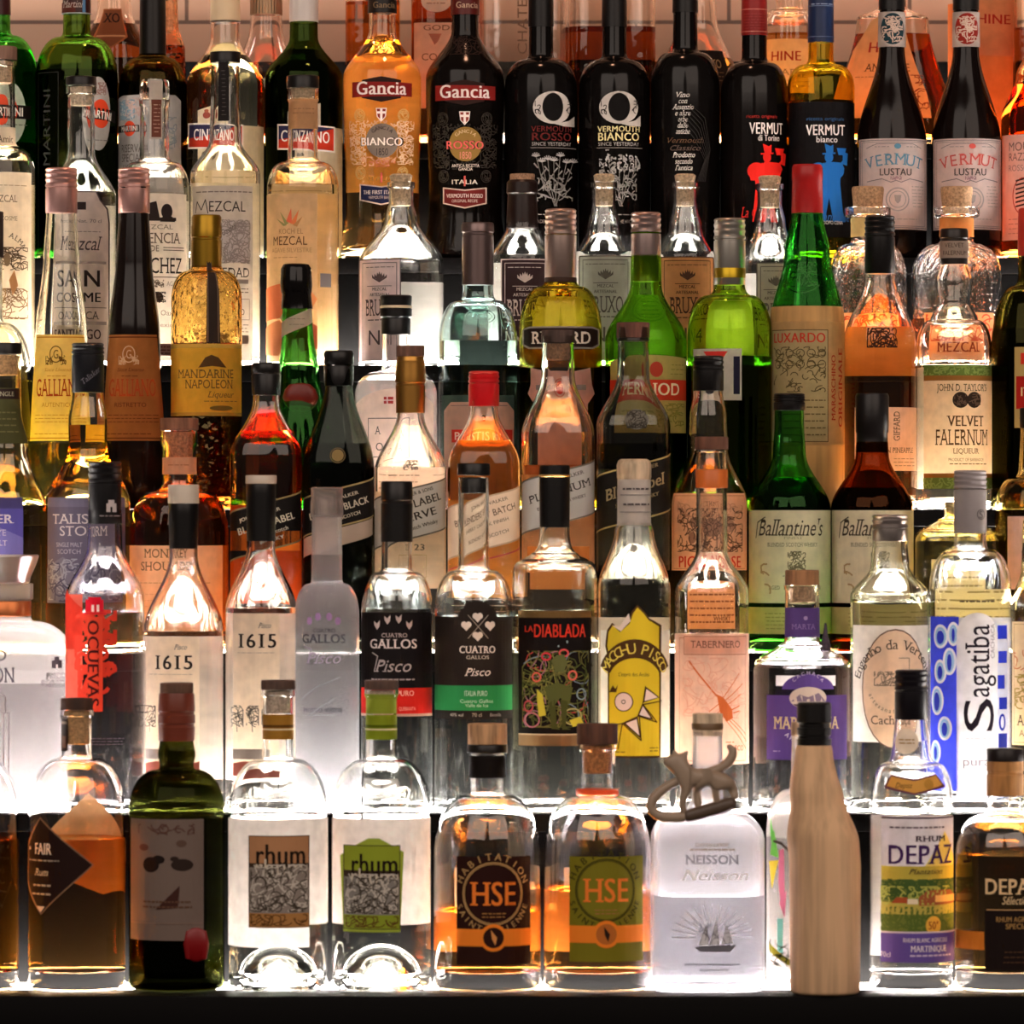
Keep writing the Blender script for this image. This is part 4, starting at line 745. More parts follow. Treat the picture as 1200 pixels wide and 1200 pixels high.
# ------------------------------------------------------------------ row D, liqueurs and anise spirits
LQ = 'bottles on the fourth lit shelf'
b = Bottle('D', -9, 'liqueur_bottle', 'round clear bottle of yellow-green liqueur at the left edge behind the pale gold bottle', prof(46, 'l', 440, 46, 'e', 378, 16, 'q', 372, 12, 'l', 300, 11.5), 'g:fbfff2', level=445, liq='c8b83c', group=LQ)
b.part('cap', 'd:2c1a14', 302, 248, 13)
def gall(cx, top, label, glass, liq, lvl, lab1, lab2, inkc, title, sub, capc):
    b = Bottle('D', cx, 'liqueur_bottle', label, prof(39.5, 'l', 520, 36.5, 'l', 395, 30.5, 's', 300, 21, 'l', 252, 17.5, 'l', 205, 16.5), glass, level=lvl, liq=liq, base=12, punt=3, n=2.3, group=LQ)
    b.screw(capc, 250, 197, 18.6, ringy=219)
    L0, L1 = cx-34, cx+34
    b.lab('label', [P([(cx-30, 393), (cx+30, 393), (cx+36.3, 517), (cx-36.3, 517)], lab1), Ln([(cx-30, 396), (cx+30, 396)], 1.6, lab2), Ln([(cx-36, 514), (cx+36, 514)], 1.6, lab2), O(cx-4, 416, 8, 10, 1.2, inkc), T('G', cx-4, 416, 10, inkc, 6, 'r'), S(cx-16, 418, cx-8, 428, 12, inkc, .9, 6, 2), S(cx, 418, cx+8, 428, 12, inkc, .9, 6, 4), T('Since Livorno', cx-2, 434, 4, lab2, 32, 'z'), G(cx-14, 440, cx+8, 443, 1, lab2, .9),
           T('GALLIANO', cx, 455, 20, 'i:b04418', 58, 'rb' if 0 else 'r'), T(sub, cx-2, 475, 5, lab2, 36, 's'), G(cx-28, 485, cx+28, 497, 3, lab2, .8), G(cx-28, 507, cx+20, 511, 1, lab2, 1)], lift=.35)
    return b
gall(72, 197, 'tall tapering clear bottle with yellow label and dusty pink cap', 'g:fffff2', 'e8e468', 520, 'p:ffd878', 'i:d09030', 'i:6a4818', 'G', 'AUTENTICO', 'm:c89c94')
b = gall(157, 197, 'tall tapering black bottle with orange-brown label and dusty pink cap', 'k:120a08', None, None, 'p:bc7840', 'i:6c3414', 'i:d0a880', 'G', 'RISTRETTO', 'm:c89c94')
b = Bottle('D', 242, 'liqueur_bottle', 'amber hammered-glass bottle with gold label and dark ribbon down its shoulder', prof(41.5, 'l', 352, 41.5, 'e', 318, 24, 'q', 308, 17, 'l', 262, 16.5), 'h:f4c868', level=403, liq='8c2c0c', base=12, group=LQ)
b.part('capsule', 'm:8c6c1c', (314, 17.6), (282, 17.8), (281, 17), (279, 17), (278, 18), (266, 18), (264, 17.2), (255, 17.6), (252, 16))
b.lab('ribbon', [P([(245, 306), (258, 306), (260, 403), (244, 403)], 'i:2c221c'), Ln([(246, 308), (246, 402)], .8, 'i:786450'), Ln([(257, 308), (258, 402)], .8, 'i:786450')], lift=.5)
b.lab('label', [R(201, 404, 283, 488, 'p:f0c044'), R(201, 404, 283, 409, 'i:b8943c'), R(201, 484, 283, 488, 'i:a47c2c'), P([(235, 432), (243, 420), (250, 417), (258, 420), (267, 432), (251, 430)], 'i:4a3418'), T('MANDARINE', 243, 439, 10, 'i:6a5024', 72, 'r'), T('NAPOLEON', 248, 451, 10, 'i:6a5024', 60, 'r'), T('Liqueur', 262, 463, 7, 'i:7a5c28', 34, 'z'), G(240, 469, 278, 473, 1, 'i:8a6c30', .9), E(262, 479, 15, 3, 'i:6a5420')])
b = Bottle('D', 352, 'liqueur_bottle', 'green bottle with leaning neck, black capsule and round red seal', prof(46, 'l', 528, 46, 's', 440, 24, 's', 392, 18.5, 'l', 345, 16, 'l', 318, 15), 'g:3f9a34', level=545, liq='1c5c18', dx=lambda y: -5*min(1, max(0, (500-y)/170)), group=LQ)
b.part('capsule', 'k:0c0a0a', (362, 18.6), (345, 17.2), (342, 18), (335, 18.8), (315, 18), (310, 15), (309, 12))
b.lab('neck_band', [P([(328, 380), (367, 358), (366, 377), (328, 398)], 'p:dcc8b4'), G(338, 371, 358, 384, 2, 'i:a89480', 1)], lift=.5)
b.part('seal', 'c:6c1c10', (483, 2), (481, 12), (475, 18), (466, 21), (457, 18), (451, 12), (449, 2), dr=.35, yd=-23, xd=2)
b = Bottle('D', 464, 'aquavit_bottle', 'clear spirit bottle with arched cream label, small red flag and black banded cap', prof(48.5, 'l', 462, 48.5, 'e', 436, 24, 'q', 428, 16, 'l', 360, 15.5), 'g:ffffff', level=447, liq='fcfcfc', group=LQ)
b.part('cap', BK, (392, 17), (374, 17.2), (373, 16.6), (371, 18.6), (362, 18.8), (361, 18), (347.6, 18.8), (346, 17)); b.part('cap_ring', 'c:d8c8a8', 361.5, 358, 18.9, label='cream ring round the cap')
b.back(424, 452, 504, 590)
b.lab('label', [P([(418, 474), (430, 464), (446, 458), (462, 456), (484, 459), (500, 466), (508, 474), (508, 596), (418, 596)], 'p:f6dccc'), R(451, 466, 462, 474, 'i:c04848'), Ln([(451, 470), (462, 470)], 1.4, 'i:f0d8d8'), Ln([(455, 466), (455, 474)], 1.4, 'i:f0d8d8'), Fr(433, 491, 480, 536, 1, 'i:4c4844'), T('A', 444, 505, 9, 'i:4c4844', 8, 'r'), T('N', 468, 508, 9, 'i:4c4844', 9, 'r'), T('O', 446, 524, 9, 'i:4c4844', 9, 'r'), T('A', 468, 524, 9, 'i:4c4844', 8, 'r'), T('NORWAY', 458, 548, 5, 'i:a87c70', 30), G(430, 556, 490, 590, 5, 'i:c0a498', 1.2)])
b = Bottle('D', 560, 'anise_bottle', 'pale blue glass bottle with grey capsule and cream label edged in red', prof(46.5, 'l', 402, 46.5, 'e', 352, 24, 'q', 342, 18, 'l', 268, 17), 'g:bcd8d8', level=400, liq='c4d2c4', group=LQ)
b.part('capsule', 'm:6a5a58', (334, 18.6), (276, 18.4), (275, 17.6), (273, 17.6), (272, 19), (263, 18.8), (261, 17.4))
b.lab('embossing', [O(563, 372, 18, 9, 1, 'g:e8f4f4'), O(563, 372, 14, 6, .8, 'g:e8f4f4'), T('PERE', 563, 372, 6, 'g:e8f4f4', 20, 'b')], lift=.3)
b.lab('label', [R(518, 464, 602, 600, 'i:3c5048'), P([(521, 482), (529, 472), (594, 472), (602, 482), (602, 600), (521, 600)], 'p:ecc8b4'), Ln([(529, 476), (594, 476)], .8, 'i:8a706c'), E(567, 492, 3, 4, 'i:4a4844'), R(530, 504, 600, 519, 'i:c8382c'), T('PASTIS BD', 565, 511.5, 9, 'i:f8e4d8', 66, 'b')])
b = Bottle('D', 657, 'anise_bottle', 'yellow-green anise bottle with dark shield plaque and pink crest label', prof(48.5, 'l', 392, 48.5, 'e', 336, 25, 'q', 326, 18, 'l', 254, 17), 'g:c4b830', level=408, liq='a86418', group=LQ)
b.back(622, 345, 690, 430, 'p:f4ecc8'); b.screw('m:a8948c', 330, 245, 18.4, ringy=274); b.part('capsule_band', 'i:3c2c24', (331, 18.9), (326, 18.8), (325, 18.2))
b.lab('embossing', [Arc('ANISETTE', 657, 396, 46, 12, 'g:e8e070', 150, 30, 'b')], lift=.3)
b.lab('plaque', [P([(612, 387), (620, 384), (694, 384), (702, 387), (702, 405), (694, 410), (620, 410), (612, 405)], 'i:8a8078'), P([(614, 388), (621, 386), (693, 386), (700, 388), (700, 404), (693, 408), (621, 408), (614, 404)], 'i:241814'), T('RICARD', 657, 397, 14, 'i:d8ccbc', 76, 'rb')])
b.lab('label', [P([(622, 432), (640, 436), (674, 436), (691, 432), (693, 452), (696, 462), (688, 474), (688, 590), (626, 590), (626, 474), (619, 462), (622, 452)], 'p:e0b4a8'), R(628, 452, 640, 458, 'i:8a7c78'), R(674, 452, 686, 458, 'i:8a7c78'), O(656, 456, 8, 11, 1, 'i:c05c4c'), E(656, 456, 5, 8, 'i:c8382c')])
b = Bottle('D', 757, 'anise_bottle', 'bright green anise bottle with cream label crossed by a red band', prof(48, 'l', 400, 48, 's', 334, 18.5, 'l', 258, 16.5), 'g:62b01c', level=436, liq='1e4412', group=LQ)
b.back(722, 345, 790, 420, 'p:f4f4d8'); b.screw('m:a89490', 330, 249, 17.6, ringy=272)
b.lab('embossing', [O(760, 362, 20, 16, 1.2, 'g:a8e060'), O(760, 362, 16, 12, .8, 'g:a8e060'), G(750, 352, 770, 372, 4, 'g:a8e060', 1.4)], lift=.3)
b.lab('label', [P([(715, 425), (735, 418), (757, 417), (780, 418), (803, 421), (803, 508), (716, 508)], 'p:d8c474'), E(768, 434, 8, 9, 'i:a83c28'), G(784, 426, 800, 442, 3, 'i:a89848', 1.2), R(715, 446, 803, 470, 'i:c03820'), T('PERNOD', 760, 457, 14, 'i:f0e0b8', 80, 'rb'), S(776, 474, 800, 500, 30, 'i:9c9040', 1.2, 9, 3), G(725, 478, 770, 502, 4, 'i:a89848', 1.4)])
b = Bottle('D', 855, 'anise_bottle', 'light green anise bottle with white label bearing large dark numerals', prof(49.5, 'l', 392, 49.5, 'e', 346, 26, 'q', 334, 18, 'l', 264, 17), 'g:9ccc2c', level=418, liq='20481c', group=LQ)
b.back(828, 340, 886, 418, 'p:f8f8d8'); b.screw('m:a8a49c', 334, 256, 18.4, ringy=280); b.part('capsule_band', 'm:a88c20', (326, 18.9), (315, 18.8), (314, 18.2), label='gold band on the capsule')
b.lab('label', [R(812, 410, 867, 470, 'p:e4dccc'), P([(823, 413), (851, 413), (846, 420), (828, 420)], 'i:b83028'), T('51', 843, 441, 44, 'i:1c1a2c', 44, 'b')])
b = Bottle('D', 946, 'liqueur_bottle', 'green bottle in woven straw with red capsule and crowded cream label', prof(42.5, 'l', 372, 42, 's', 300, 27, 's', 248, 18, 'l', 212, 16), 'g:2c9c2c', level=362, liq='40a838', group=LQ)
b.part('capsule', 'c:a41818', (250, 18.6), (212, 17.8), (211, 18.2), (196, 18), (193, 16))
b.lab('embossing', [O(939, 323, 22, 22, 1.4, 'g:60c858'), S(925, 309, 955, 337, 50, 'g:60c858', 1.2, 8, 3)], lift=.3)
b.part('straw_jacket', 's:c89a5c', (596, 41), (590, 43.6), (520, 43.8), (430, 43.8), (372, 43.4), (362, 42.6), (360, 41.8))
b.lab('label', [R(906, 378, 990, 522, 'p:d4b078'), R(906, 388, 967, 518, 'p:c8b888'), Fr(906, 388, 967, 518, 1, 'i:5c4c30'), T('LUXARDO', 932, 397, 11, 'i:b83420', 66, 'b'), S(908, 408, 964, 460, 60, 'i:5c5030', 1.1, 9, 4)]+[O(X, Yy, 5, 5, 1, 'i:5c5030') for X in (912, 924, 936, 948, 960) for Yy in (415, 428)]+[G(910, 466, 964, 514, 6, 'i:6a5c38', 1.4), T('MARASCHINO', 973, 455, 6, 'i:b04428', 76, 'b', 90), T('ORIGINALE', 981, 455, 8, 'i:b04428', 92, 'b', 90)], lift=1.5)
b = Bottle('D', 1031, 'liqueur_bottle', 'amber liqueur bottle with long sloping neck and black screw cap', prof(42.5, 'l', 402, 42.5, 's', 322, 17.5, 'l', 262, 16.5), 'g:fff8ee', level=384, liq='eeb468', group=LQ)
b.screw(BK, 321, 253, 17.8, ringy=276)
b.lab('label', [R(1000, 478, 1074, 552, 'p:ecccb8'), T('GIFFARD', 1048, 500, 8, 'i:5c4c40', 34, 'r', 90), T('CARIBBEAN PINEAPPLE', 1040, 528, 6, 'i:5c4c40', 70, 'r'), G(1044, 536, 1070, 548, 3, 'i:a08c7c', 1)])
b.back(1000, 386, 1062, 440, 'p:f4d8b0')
b.lab('print', [S(1014, 386, 1048, 408, 50, 'i:3c2414', 1.4, 12, 5)])
b = Bottle('D', 1118, 'liqueur_bottle', 'clear liqueur bottle with cream label, two dark medallions and green borders', prof(44, 'l', 408, 44, 'e', 375, 28, 's', 355, 19, 's', 330, 21, 's', 308, 15.5, 'l', 276, 15), 'g:fffdf6', level=426, liq='fdf6e2', group=LQ)
b.part('cap', 'c:1c1410', (310, 16), (283, 16.4), (282, 15.6), (280, 15.6), (279, 16.6), (270, 16.4), (268, 15)); b.lab('cap_label', [R(1101, 283, 1133, 303, 'p:bca898'), T('VELVET', 1117, 288, 5, 'i:4c3c34', 22), T('FALERNUM', 1118, 297, 5, 'i:4c3c34', 28)], lift=1.4)
b.back(1080, 430, 1158, 572)
b.lab('label', [R(1081, 429, 1161, 441, 'i:5c7030'), S(1081, 430, 1160, 440, 60, 'i:7c9048', 1.4, 6, 3), R(1081, 441, 1161, 447, 'i:8a5c28'), R(1081, 447, 1161, 555, 'p:f4d4b0'), R(1081, 555, 1161, 560, 'i:9a6428'), R(1081, 560, 1161, 573, 'i:6c7c34'), S(1081, 561, 1160, 572, 60, 'i:8a9c4c', 1.4, 6, 8),
      T("JOHN D. TAYLOR'S", 1126, 455, 8, 'i:4c3c28', 64, 'r'), E(1122, 469.5, 9.4, 9.4, 'i:2c2018'), E(1138, 469.5, 9.4, 9.4, 'i:2c2018'), S(1115, 463, 1128, 476, 14, 'i:5c4838', 1, 5, 2), S(1132, 463, 1145, 476, 14, 'i:5c4838', 1, 5, 3), T('VELVET', 1129, 494, 12, 'i:5a3c20', 46, 'rb'), T('FALERNUM', 1126, 513, 18, 'i:5a3c20', 68, 'r'), T('LIQUEUR', 1129, 529, 6, 'i:5a3c20', 32, 'r'), T('PRODUCT OF BARBADOS', 1130, 539, 3.5, 'i:6c5438', 44), G(1108, 542, 1152, 546, 1, 'i:6c5438', 1.2)])
b = Bottle('D', 1208, 'wine_bottle', 'dark olive bottle with red and cream label cut by the right edge', prof(47, 'l', 420, 47, 'e', 335, 20, 'q', 322, 15, 'l', 250, 14), 'g:4c4818', level=386, liq='14100c', group=LQ)
b.lab('label', [R(1185, 408, 1246, 502, 'i:a89058'), R(1192, 415, 1240, 428, 'i:c02c1c'), R(1187, 442, 1246, 480, 'i:a01c14'), T('ITALIA', 1212, 460, 10, 'i:e0c890', 40, 'b'), G(1190, 484, 1236, 498, 3, 'i:4c3c1c', 1.4)])
b.part('capsule', 'c:b02c20', (300, 15.4), (256, 15), (246, 14.6), (244, 13))
# ------------------------------------------------------------------ row E, mezcals
MZ = 'bottles on the fifth lit shelf'
CR = 'p:f6e6d0'
b = Bottle('E', -2, 'mezcal_bottle', 'clear mezcal bottle with cream drawing label cut by the left edge', prof(43, 'l', 205, 43, 'e', 172, 24, 'q', 166, 20, 'l', 80, 19.5, 'l', 78, 22, 'l', 71, 22), 'g:fffdf6', level=190, liq='fff6e6', group=MZ)
b.part('stopper', 'd:8c6c5c', 71, 55, 22); b.dome_cork(98, 72, 16, 'w:e0c4a4'); b.back(-36, 215, 34, 425, 'p:fbf2e0')
b.lab('neck_label', [R(-20, 150, 20, 172, 'p:f0e0c8'), T('Amic', 8, 164, 8, 'i:5c4838', 22, 'r')], lift=.4)
b.lab('label', [R(-40, 204, 38, 420, CR), T('MEZCAL', 8, 235, 8, 'i:7a6450', 34, 'r'), G(-10, 217, 34, 222, 1, 'i:b8a084', 1), T('SAN COSME', 8, 258, 5, 'i:9a8468', 34, 'r'), Arc('DEL ALMA', 6, 310, 34, 6, 'i:5c4c3c', 120, 30, 'r'), S(-4, 292, 34, 318, 34, 'i:5c4834', 1.1, 16, 3), E(12, 306, 4, 8, 'i:8c745c'), S(2, 340, 34, 374, 40, 'i:8c6c4c', 1, 22, 9), S(-20, 330, 10, 350, 14, 'i:b08c60', 1.2, 14, 4), P([(14, 330), (20, 318), (24, 336), (18, 348)], 'i:d8a070'), G(0, 372, 32, 378, 1, 'i:8c6c4c', 1)])
b = Bottle('E', 95, 'mezcal_bottle', 'clear mezcal bottle with framed white lettered label and black stopper', prof(41, 'l', 232, 41, 's', 178, 16.5, 'l', 112, 15.5, 'l', 110, 18, 'l', 101, 18), 'g:fcfdfa', level=226, liq='fbfaf4', group=MZ)
b.part('stopper', 'c:0e0a0a', 101, 90, 18); b.dome_cork(124, 102, 13, 'w:ead2b4'); b.back(62, 240, 128, 424, 'p:fbf4ea')
b.lab('label', [P([(64, 230), (72, 226), (116, 226), (120, 236), (128, 246), (130, 262), (130, 424), (60, 424), (60, 262), (62, 246)], 'i:4c3c3c'), P([(65, 231), (73, 227.5), (115, 227.5), (119, 237), (126.5, 247), (128.5, 262), (128.5, 424), (61.5, 424), (61.5, 262), (63.5, 247)], 'p:f2e2d8'), R(90, 239, 104, 248, 'i:2c2222'), T('Prod. Nat. 70 cl', 98, 261, 4, 'i:7a6c68', 50), T('Mezcal', 98, 287, 16, 'i:4a3c3c', 52, 'z'), G(80, 272, 120, 275, 1, 'i:a09088', 1), R(64, 308, 126, 311, 'i:8c807c'), T('SAN', 94, 328, 19, 'i:2c2220', 54, 'b'), T('COSME', 94, 350, 11, 'i:2c2220', 56, 'b'), Ln([(64, 362), (126, 362)], .8, 'i:6c5c58'), T('OAXACA', 95, 371, 9, 'i:5c504c', 50, 'r'), R(64, 378, 126, 382, 'i:a49894'), T('SANTIAGO', 92, 393, 11, 'i:4c3634', 60, 'rb')])
b = Bottle('E', 181, 'mezcal_bottle', 'clear mezcal bottle with white label below a glass stopper with paper strip', prof(41, 'l', 225, 41, 'e', 190, 24, 'q', 183, 17.5, 'l', 126, 16.5, 'l', 124, 18, 'l', 116, 18), 'g:fdfdfb', level=210, liq='fbf8f0', group=MZ)
b.part('stopper', 'g:f4f0ea', (117, 16), (113, 17.5), (98, 17.5), (94, 15.5), (93, 10)); b.lab('seal_strip', [R(177, 96, 190, 164, 'p:d8ccc0'), R(179, 118, 189, 162, 'i:6a3c30'), G(180, 122, 188, 158, 8, 'i:b08c7c', 1)], lift=1.4)
b.back(148, 234, 214, 424, 'p:fff8ee')
b.lab('label', [R(144, 229, 219, 424, 'p:f4e6d6'), P([(174, 258), (178, 240), (186, 238), (190, 258)], 'i:2c2220'), E(198, 250, 7, 9, 'i:2c2220'), P([(190, 262), (194, 254), (204, 256), (207, 262)], 'i:2c2220'), R(172, 257, 208, 261, 'i:2c2220'), T('MEZCAL', 186, 268, 5, 'i:8c7c6c', 40, 'r'), T('HERENCIA', 184, 281, 12, 'i:6c5a4c', 66, 'r'), T('DE', 184, 293, 7, 'i:6c5a4c', 10, 'r'), Ln([(194, 292), (216, 292)], 1, 'i:6c5a4c'), Ln([(194, 295), (216, 295)], 1, 'i:6c5a4c'), T('SANCHEZ', 184, 313, 18, 'i:2c2420', 70, 'r'), R(150, 326, 216, 327, 'i:6c5a4c'), S(180, 330, 194, 338, 14, 'i:6c5a4c', 1, 6, 2), T('AGAVE', 205, 334, 5, 'i:a08c78', 18, 'r'), E(188, 350, 6, 6, 'i:5c4c40'), S(180, 344, 196, 356, 20, 'i:3c2c24', 1, 6, 3), T('100% de Oaxaca', 188, 368, 6, 'i:8c7c6c', 56, 'r'), T('Mexico', 196, 382, 5, 'i:a08c7c', 28, 'r'), R(178, 404, 216, 418, 'i:a88480'), G(180, 406, 214, 417, 3, 'i:6c4440', 1.4)])
b = Bottle('E', 264, 'mezcal_bottle', 'clear mezcal bottle with grey newsprint label and black strip down its neck', prof(41, 'l', 205, 41, 's', 165, 19, 'l', 120, 17, 'l', 78, 17), 'g:fdfdf8', level=202, liq='fdf6e6', group=MZ)
b.part('cap', BK, 74, 61, 18); b.lab('seal_strip', [R(257, 74, 269, 143, 'i:1e1a1a'), G(260, 82, 266, 138, 12, 'i:4c4644', .9)], lift=.6)
b.back(230, 214, 298, 424, 'p:fffaf0')
b.lab('label', [R(227, 220, 297, 424, 'p:d0c6bc'), G(230, 225, 296, 229, 1, 'i:7a706c', 1.4), Ln(([(231, 251), (233, 238), (238, 248), (243, 236), (246, 252)]), 1.2, 'i:3c3432'), T('EZCAL', 269, 244, 12, 'i:3c3432', 44), R(262, 260, 294, 310, 'i:b4aaa4'), S(262, 260, 294, 310, 110, 'i:8c827c', 1, 10, 5), T('Oaxaca', 270, 271, 7, 'i:5c5450', 18, 'z', 30), T('SOLEDAD', 268, 321, 11, 'i:3c3432', 56, 'r'), R(232, 329, 292, 334, 'i:8c827c'), G(232, 338, 292, 346, 2, 'i:6c625c', 1.2), Fr(230, 352, 293, 376, .8, 'i:8c827c'), T('N 010', 276, 367, 7, 'i:5c5450', 26, 'r'), G(232, 380, 292, 392, 3, 'i:7a706a', 1), R(232, 394, 292, 404, 'i:948a84')])
b = Bottle('E', 355, 'mezcal_bottle', 'pale mezcal bottle with kraft label bearing a red agave flower', prof(42, 'l', 222, 42, 'e', 190, 24, 'q', 183, 17.5, 'l', 120, 17, 'l', 118, 18.5, 'l', 104, 18.5), 'g:fffdf6', level=217, liq='f8e2bc', group=MZ)
b.part('stopper', BK, 104, 89, 19); b.dome_cork(116, 104, 14, 'w:d8c0a0'); b.lab('neck_band', [R(339, 117, 372, 152, 'p:d8a87c'), G(344, 126, 368, 136, 2, 'i:b08058', 1.4)], lift=.5); b.back(318, 226, 392, 424, 'p:fff2dc')
b.lab('label', [R(313, 229, 373, 425, 'p:dcbc94'), P([(337, 262), (343, 246), (344, 264)], 'i:d86848'), P([(340, 264), (330, 250), (336, 266)], 'i:8c8c58'), P([(342, 264), (352, 248), (348, 266)], 'i:d87848'), P([(338, 266), (326, 258), (334, 267)], 'i:8c8c58'), P([(345, 266), (356, 256), (350, 268)], 'i:b88858'), T('KOCH EL', 342, 273, 6, 'i:a07c5c', 30), T('MEZCAL', 340, 284, 10, 'i:5c4028', 44), T('AGAVE SILVESTRE', 341, 295, 5, 'i:a88868', 52), G(322, 301, 352, 306, 1, 'i:b0906c', 1), P([(313, 340), (330, 334), (345, 350), (330, 374), (313, 378)], 'i:e07c50'), P([(345, 350), (362, 338), (373, 352), (360, 374)], 'i:e89c68'), P([(330, 374), (346, 352), (360, 374), (346, 398)], 'i:b8a884'), P([(313, 386), (330, 376), (346, 398), (328, 418), (313, 416)], 'i:e08c5c'), P([(346, 398), (360, 376), (373, 384), (373, 410), (356, 414)], 'i:d86c48'), R(376, 322, 388, 338, 'i:948c8c')])
def brux(cx, hw, ytop, sh0, sh1, nk, nkt, lvl, label, lx0, lx1, ly0, bg, fg, num, cork='w:d8bc98', wax=None):
    b = Bottle('E', cx, 'mezcal_bottle', label, prof(hw, 'l', sh0, hw, 's', sh1, nk, 's', ytop+30, nkt, 'l', ytop+16, nkt, 'l', ytop+14, nkt+2, 'l', ytop+8, nkt+2), 'g:fbfdfb', level=lvl, liq='fbfbf8', group=MZ)
    b.dome_cork(ytop+36, ytop-2, nkt-3 if not wax else nkt-1, cork); b.part('cork_top', cork, (ytop+8, nkt-2.5), (ytop, nkt-1), (ytop-1, nkt-2))
    if wax: b.part('wax_sleeve', wax, (ytop+62, nkt+3), (ytop+52, nkt+3), (ytop+22, nkt+1.4), (ytop+20, nkt+3), (ytop+8, nkt+2.6), (ytop+5, nkt))
    b.back(cx-hw*.86, lvl+8, cx+hw*.86, 424, 'p:fffaf6')
    m = (lx0+lx1)/2
    b.lab('label', [R(lx0, ly0, lx1, 424, fg), R(lx0+1.4, ly0+1.4, lx1-1.4, 424, bg), Fr(lx0+5, ly0+5, lx1-5, 428, .8, fg), G(lx0+8, ly0+8, lx1-8, ly0+12, 1, fg, .8)]+
          [P([(m, ly0+28), (m+dx-1.6, ly0+20-abs(dx)*-.35), (m+dx*1.25, ly0+15+abs(dx)*.5), (m+dx+1.6, ly0+20+abs(dx)*.35)], fg) for dx in (-7, -4.5, -2, 2, 4.5, 7, 0.01)]+
          [Ln([(m-14, ly0+32), (m+14, ly0+32)], .7, fg), T('MEZCAL', m, ly0+35.5, 3.6, fg, 19, 'b'), T('ARTESANAL', m, ly0+42, 3.6, fg, 27, 'b'), T('BRUXO', m, ly0+57, 19, fg, 42, 'r'), G(lx0+10, ly0+70, lx1-10, ly0+73, 1, fg, 1.2), T(num, m-2, ly0+92, 17, fg, None, 's')])
    return b
brux(470, 50, 206, 308, 256, 19, 14.5, 322, 'large clear mezcal bottle with white label on its left side', 421, 471, 305, 'p:fbe6e2', 'i:5c4c4c', 'N1')
brux(612, 39, 206, 306, 262, 18.5, 15.5, 300, 'clear mezcal bottle with dark plum label and brown wax neck', 587, 643, 305, 'i:3c2a2e', 'i:d8c4c0', 'N2', 'w:b89070', 'c:20100c')
brux(708, 37, 206, 306, 268, 20, 13.5, 296, 'clear mezcal bottle with pale mint label and bare cork', 678, 740, 301, 'p:ccd2c0', 'i:5c5a50', 'N3')
brux(803, 35.5, 206, 306, 268, 20, 13.5, 296, 'clear mezcal bottle with tan orange label and bare cork', 773, 836, 302, 'p:dfa468', 'i:4a3020', 'N4')
brux(902, 34, 208, 306, 262, 19, 14.5, 312, 'clear mezcal bottle with pale green-grey label behind the red-capped bottle', 885, 930, 309, 'p:ccceb8', 'i:5c5a50', 'N5')
def jar(cx, hw, label, band, lvl):
    b = Bottle('E', cx, 'mezcal_bottle', label, prof(hw, 'l', 325, hw, 'e', 286, 24, 'q', 280, 19.5, 'l', 256, 19.5, 'q', 252, 27, 'l', 244, 27), 'h:fbfbfb', level=lvl, liq='f0a870', group=MZ)
    b.dome_cork(266, 240, 16.5, 'w:d8b890'); b.part('cork_top', 'w:c49c74', (243, 17), (222, 19), (219, 18))
    b.lab('neck_band', [R(cx-21, 256, cx+21, 278, band)], lift=.6)
    b.lab('label', [R(cx-40, 368, cx+40, 424, 'p:e8b88c'), S(cx-38, 370, cx+38, 400, 60, 'i:c85840', 1.6, 14, 5), T('MEZCAL', cx, 408, 12, 'i:8c3c28', 60, 'rb')])
    return b
jar(1017, 46, 'round clear bottle with wide cork and pale yellow neck band', 'p:e8dc9c', 372)
jar(1121, 53, 'round clear bottle with wide cork and orange neck band', 'p:e09c5c', 374)
# ------------------------------------------------------------------ row F, vermouths
VM = 'bottles on the sixth lit shelf'
def wine(cx, hw, nk, label, sh0, sh1, glass, capm, cap1, level=None, liq=None, kind='e', ytop=-38, **k):
    b = Bottle('F', cx, 'vermouth_bottle', label, prof(hw, 'l', sh0, hw, *(('e', sh1, nk+6, 'q', sh1-8, nk+.6) if kind == 'e' else ('s', sh1, nk+.6)), 'l', ytop+6, nk-.6, 'l', ytop+4, nk+.8, 'l', ytop, nk+.8), glass, level=level, liq=liq, group=VM, **k)
    if capm: b.part('capsule', capm, (cap1, nk+1.2), (ytop+10, nk+.6), (ytop+9, nk+1.8), (ytop+2, nk+1.8), (ytop-2, nk))
    return b
RED = 'i:d04424'
b = wine(-3, 46, 14.5, 'bright green vermouth bottle with round white label cut by the left edge', 88, 42, 'g:4cb83c', 'c:3c1c1c', 18, level=60, liq='2c8c2c')
b.lab('label', [E(8, 136, 30, 40, 'p:d8dcd4'), E(8, 132, 18, 18, RED), R(-16, 126, 38, 142, 'i:17120f'), T('MARTINI', 9, 134, 10, 'i:e8e4dc', 48, 'b'), G(10, 146, 34, 152, 1, 'i:6c7068', 1)])
b = wine(90, 48, 15.5, 'large green vermouth bottle with white oval label on its right side', 92, 44, 'g:62902c', 'c:3a1a1a', 17, level=84, liq='0c0c06')
b.lab('capsule_print', [R(74, 4, 90, 17, 'i:5c2c24'), R(97, -10, 100, 17, 'i:5c88b0'), T('Martini', 86, 6, 8, 'i:b8a8a0', 24, 'z'), R(70, 16, 110, 17.5, 'i:a0a8a8')], lift=1.7)
b.lab('embossed_print', [Fr(47, 88, 72, 300, 1, 'i:1a1a18'), T('MARTINI', 58, 152, 11, 'i:2c2c28', 88, 's', 90)])
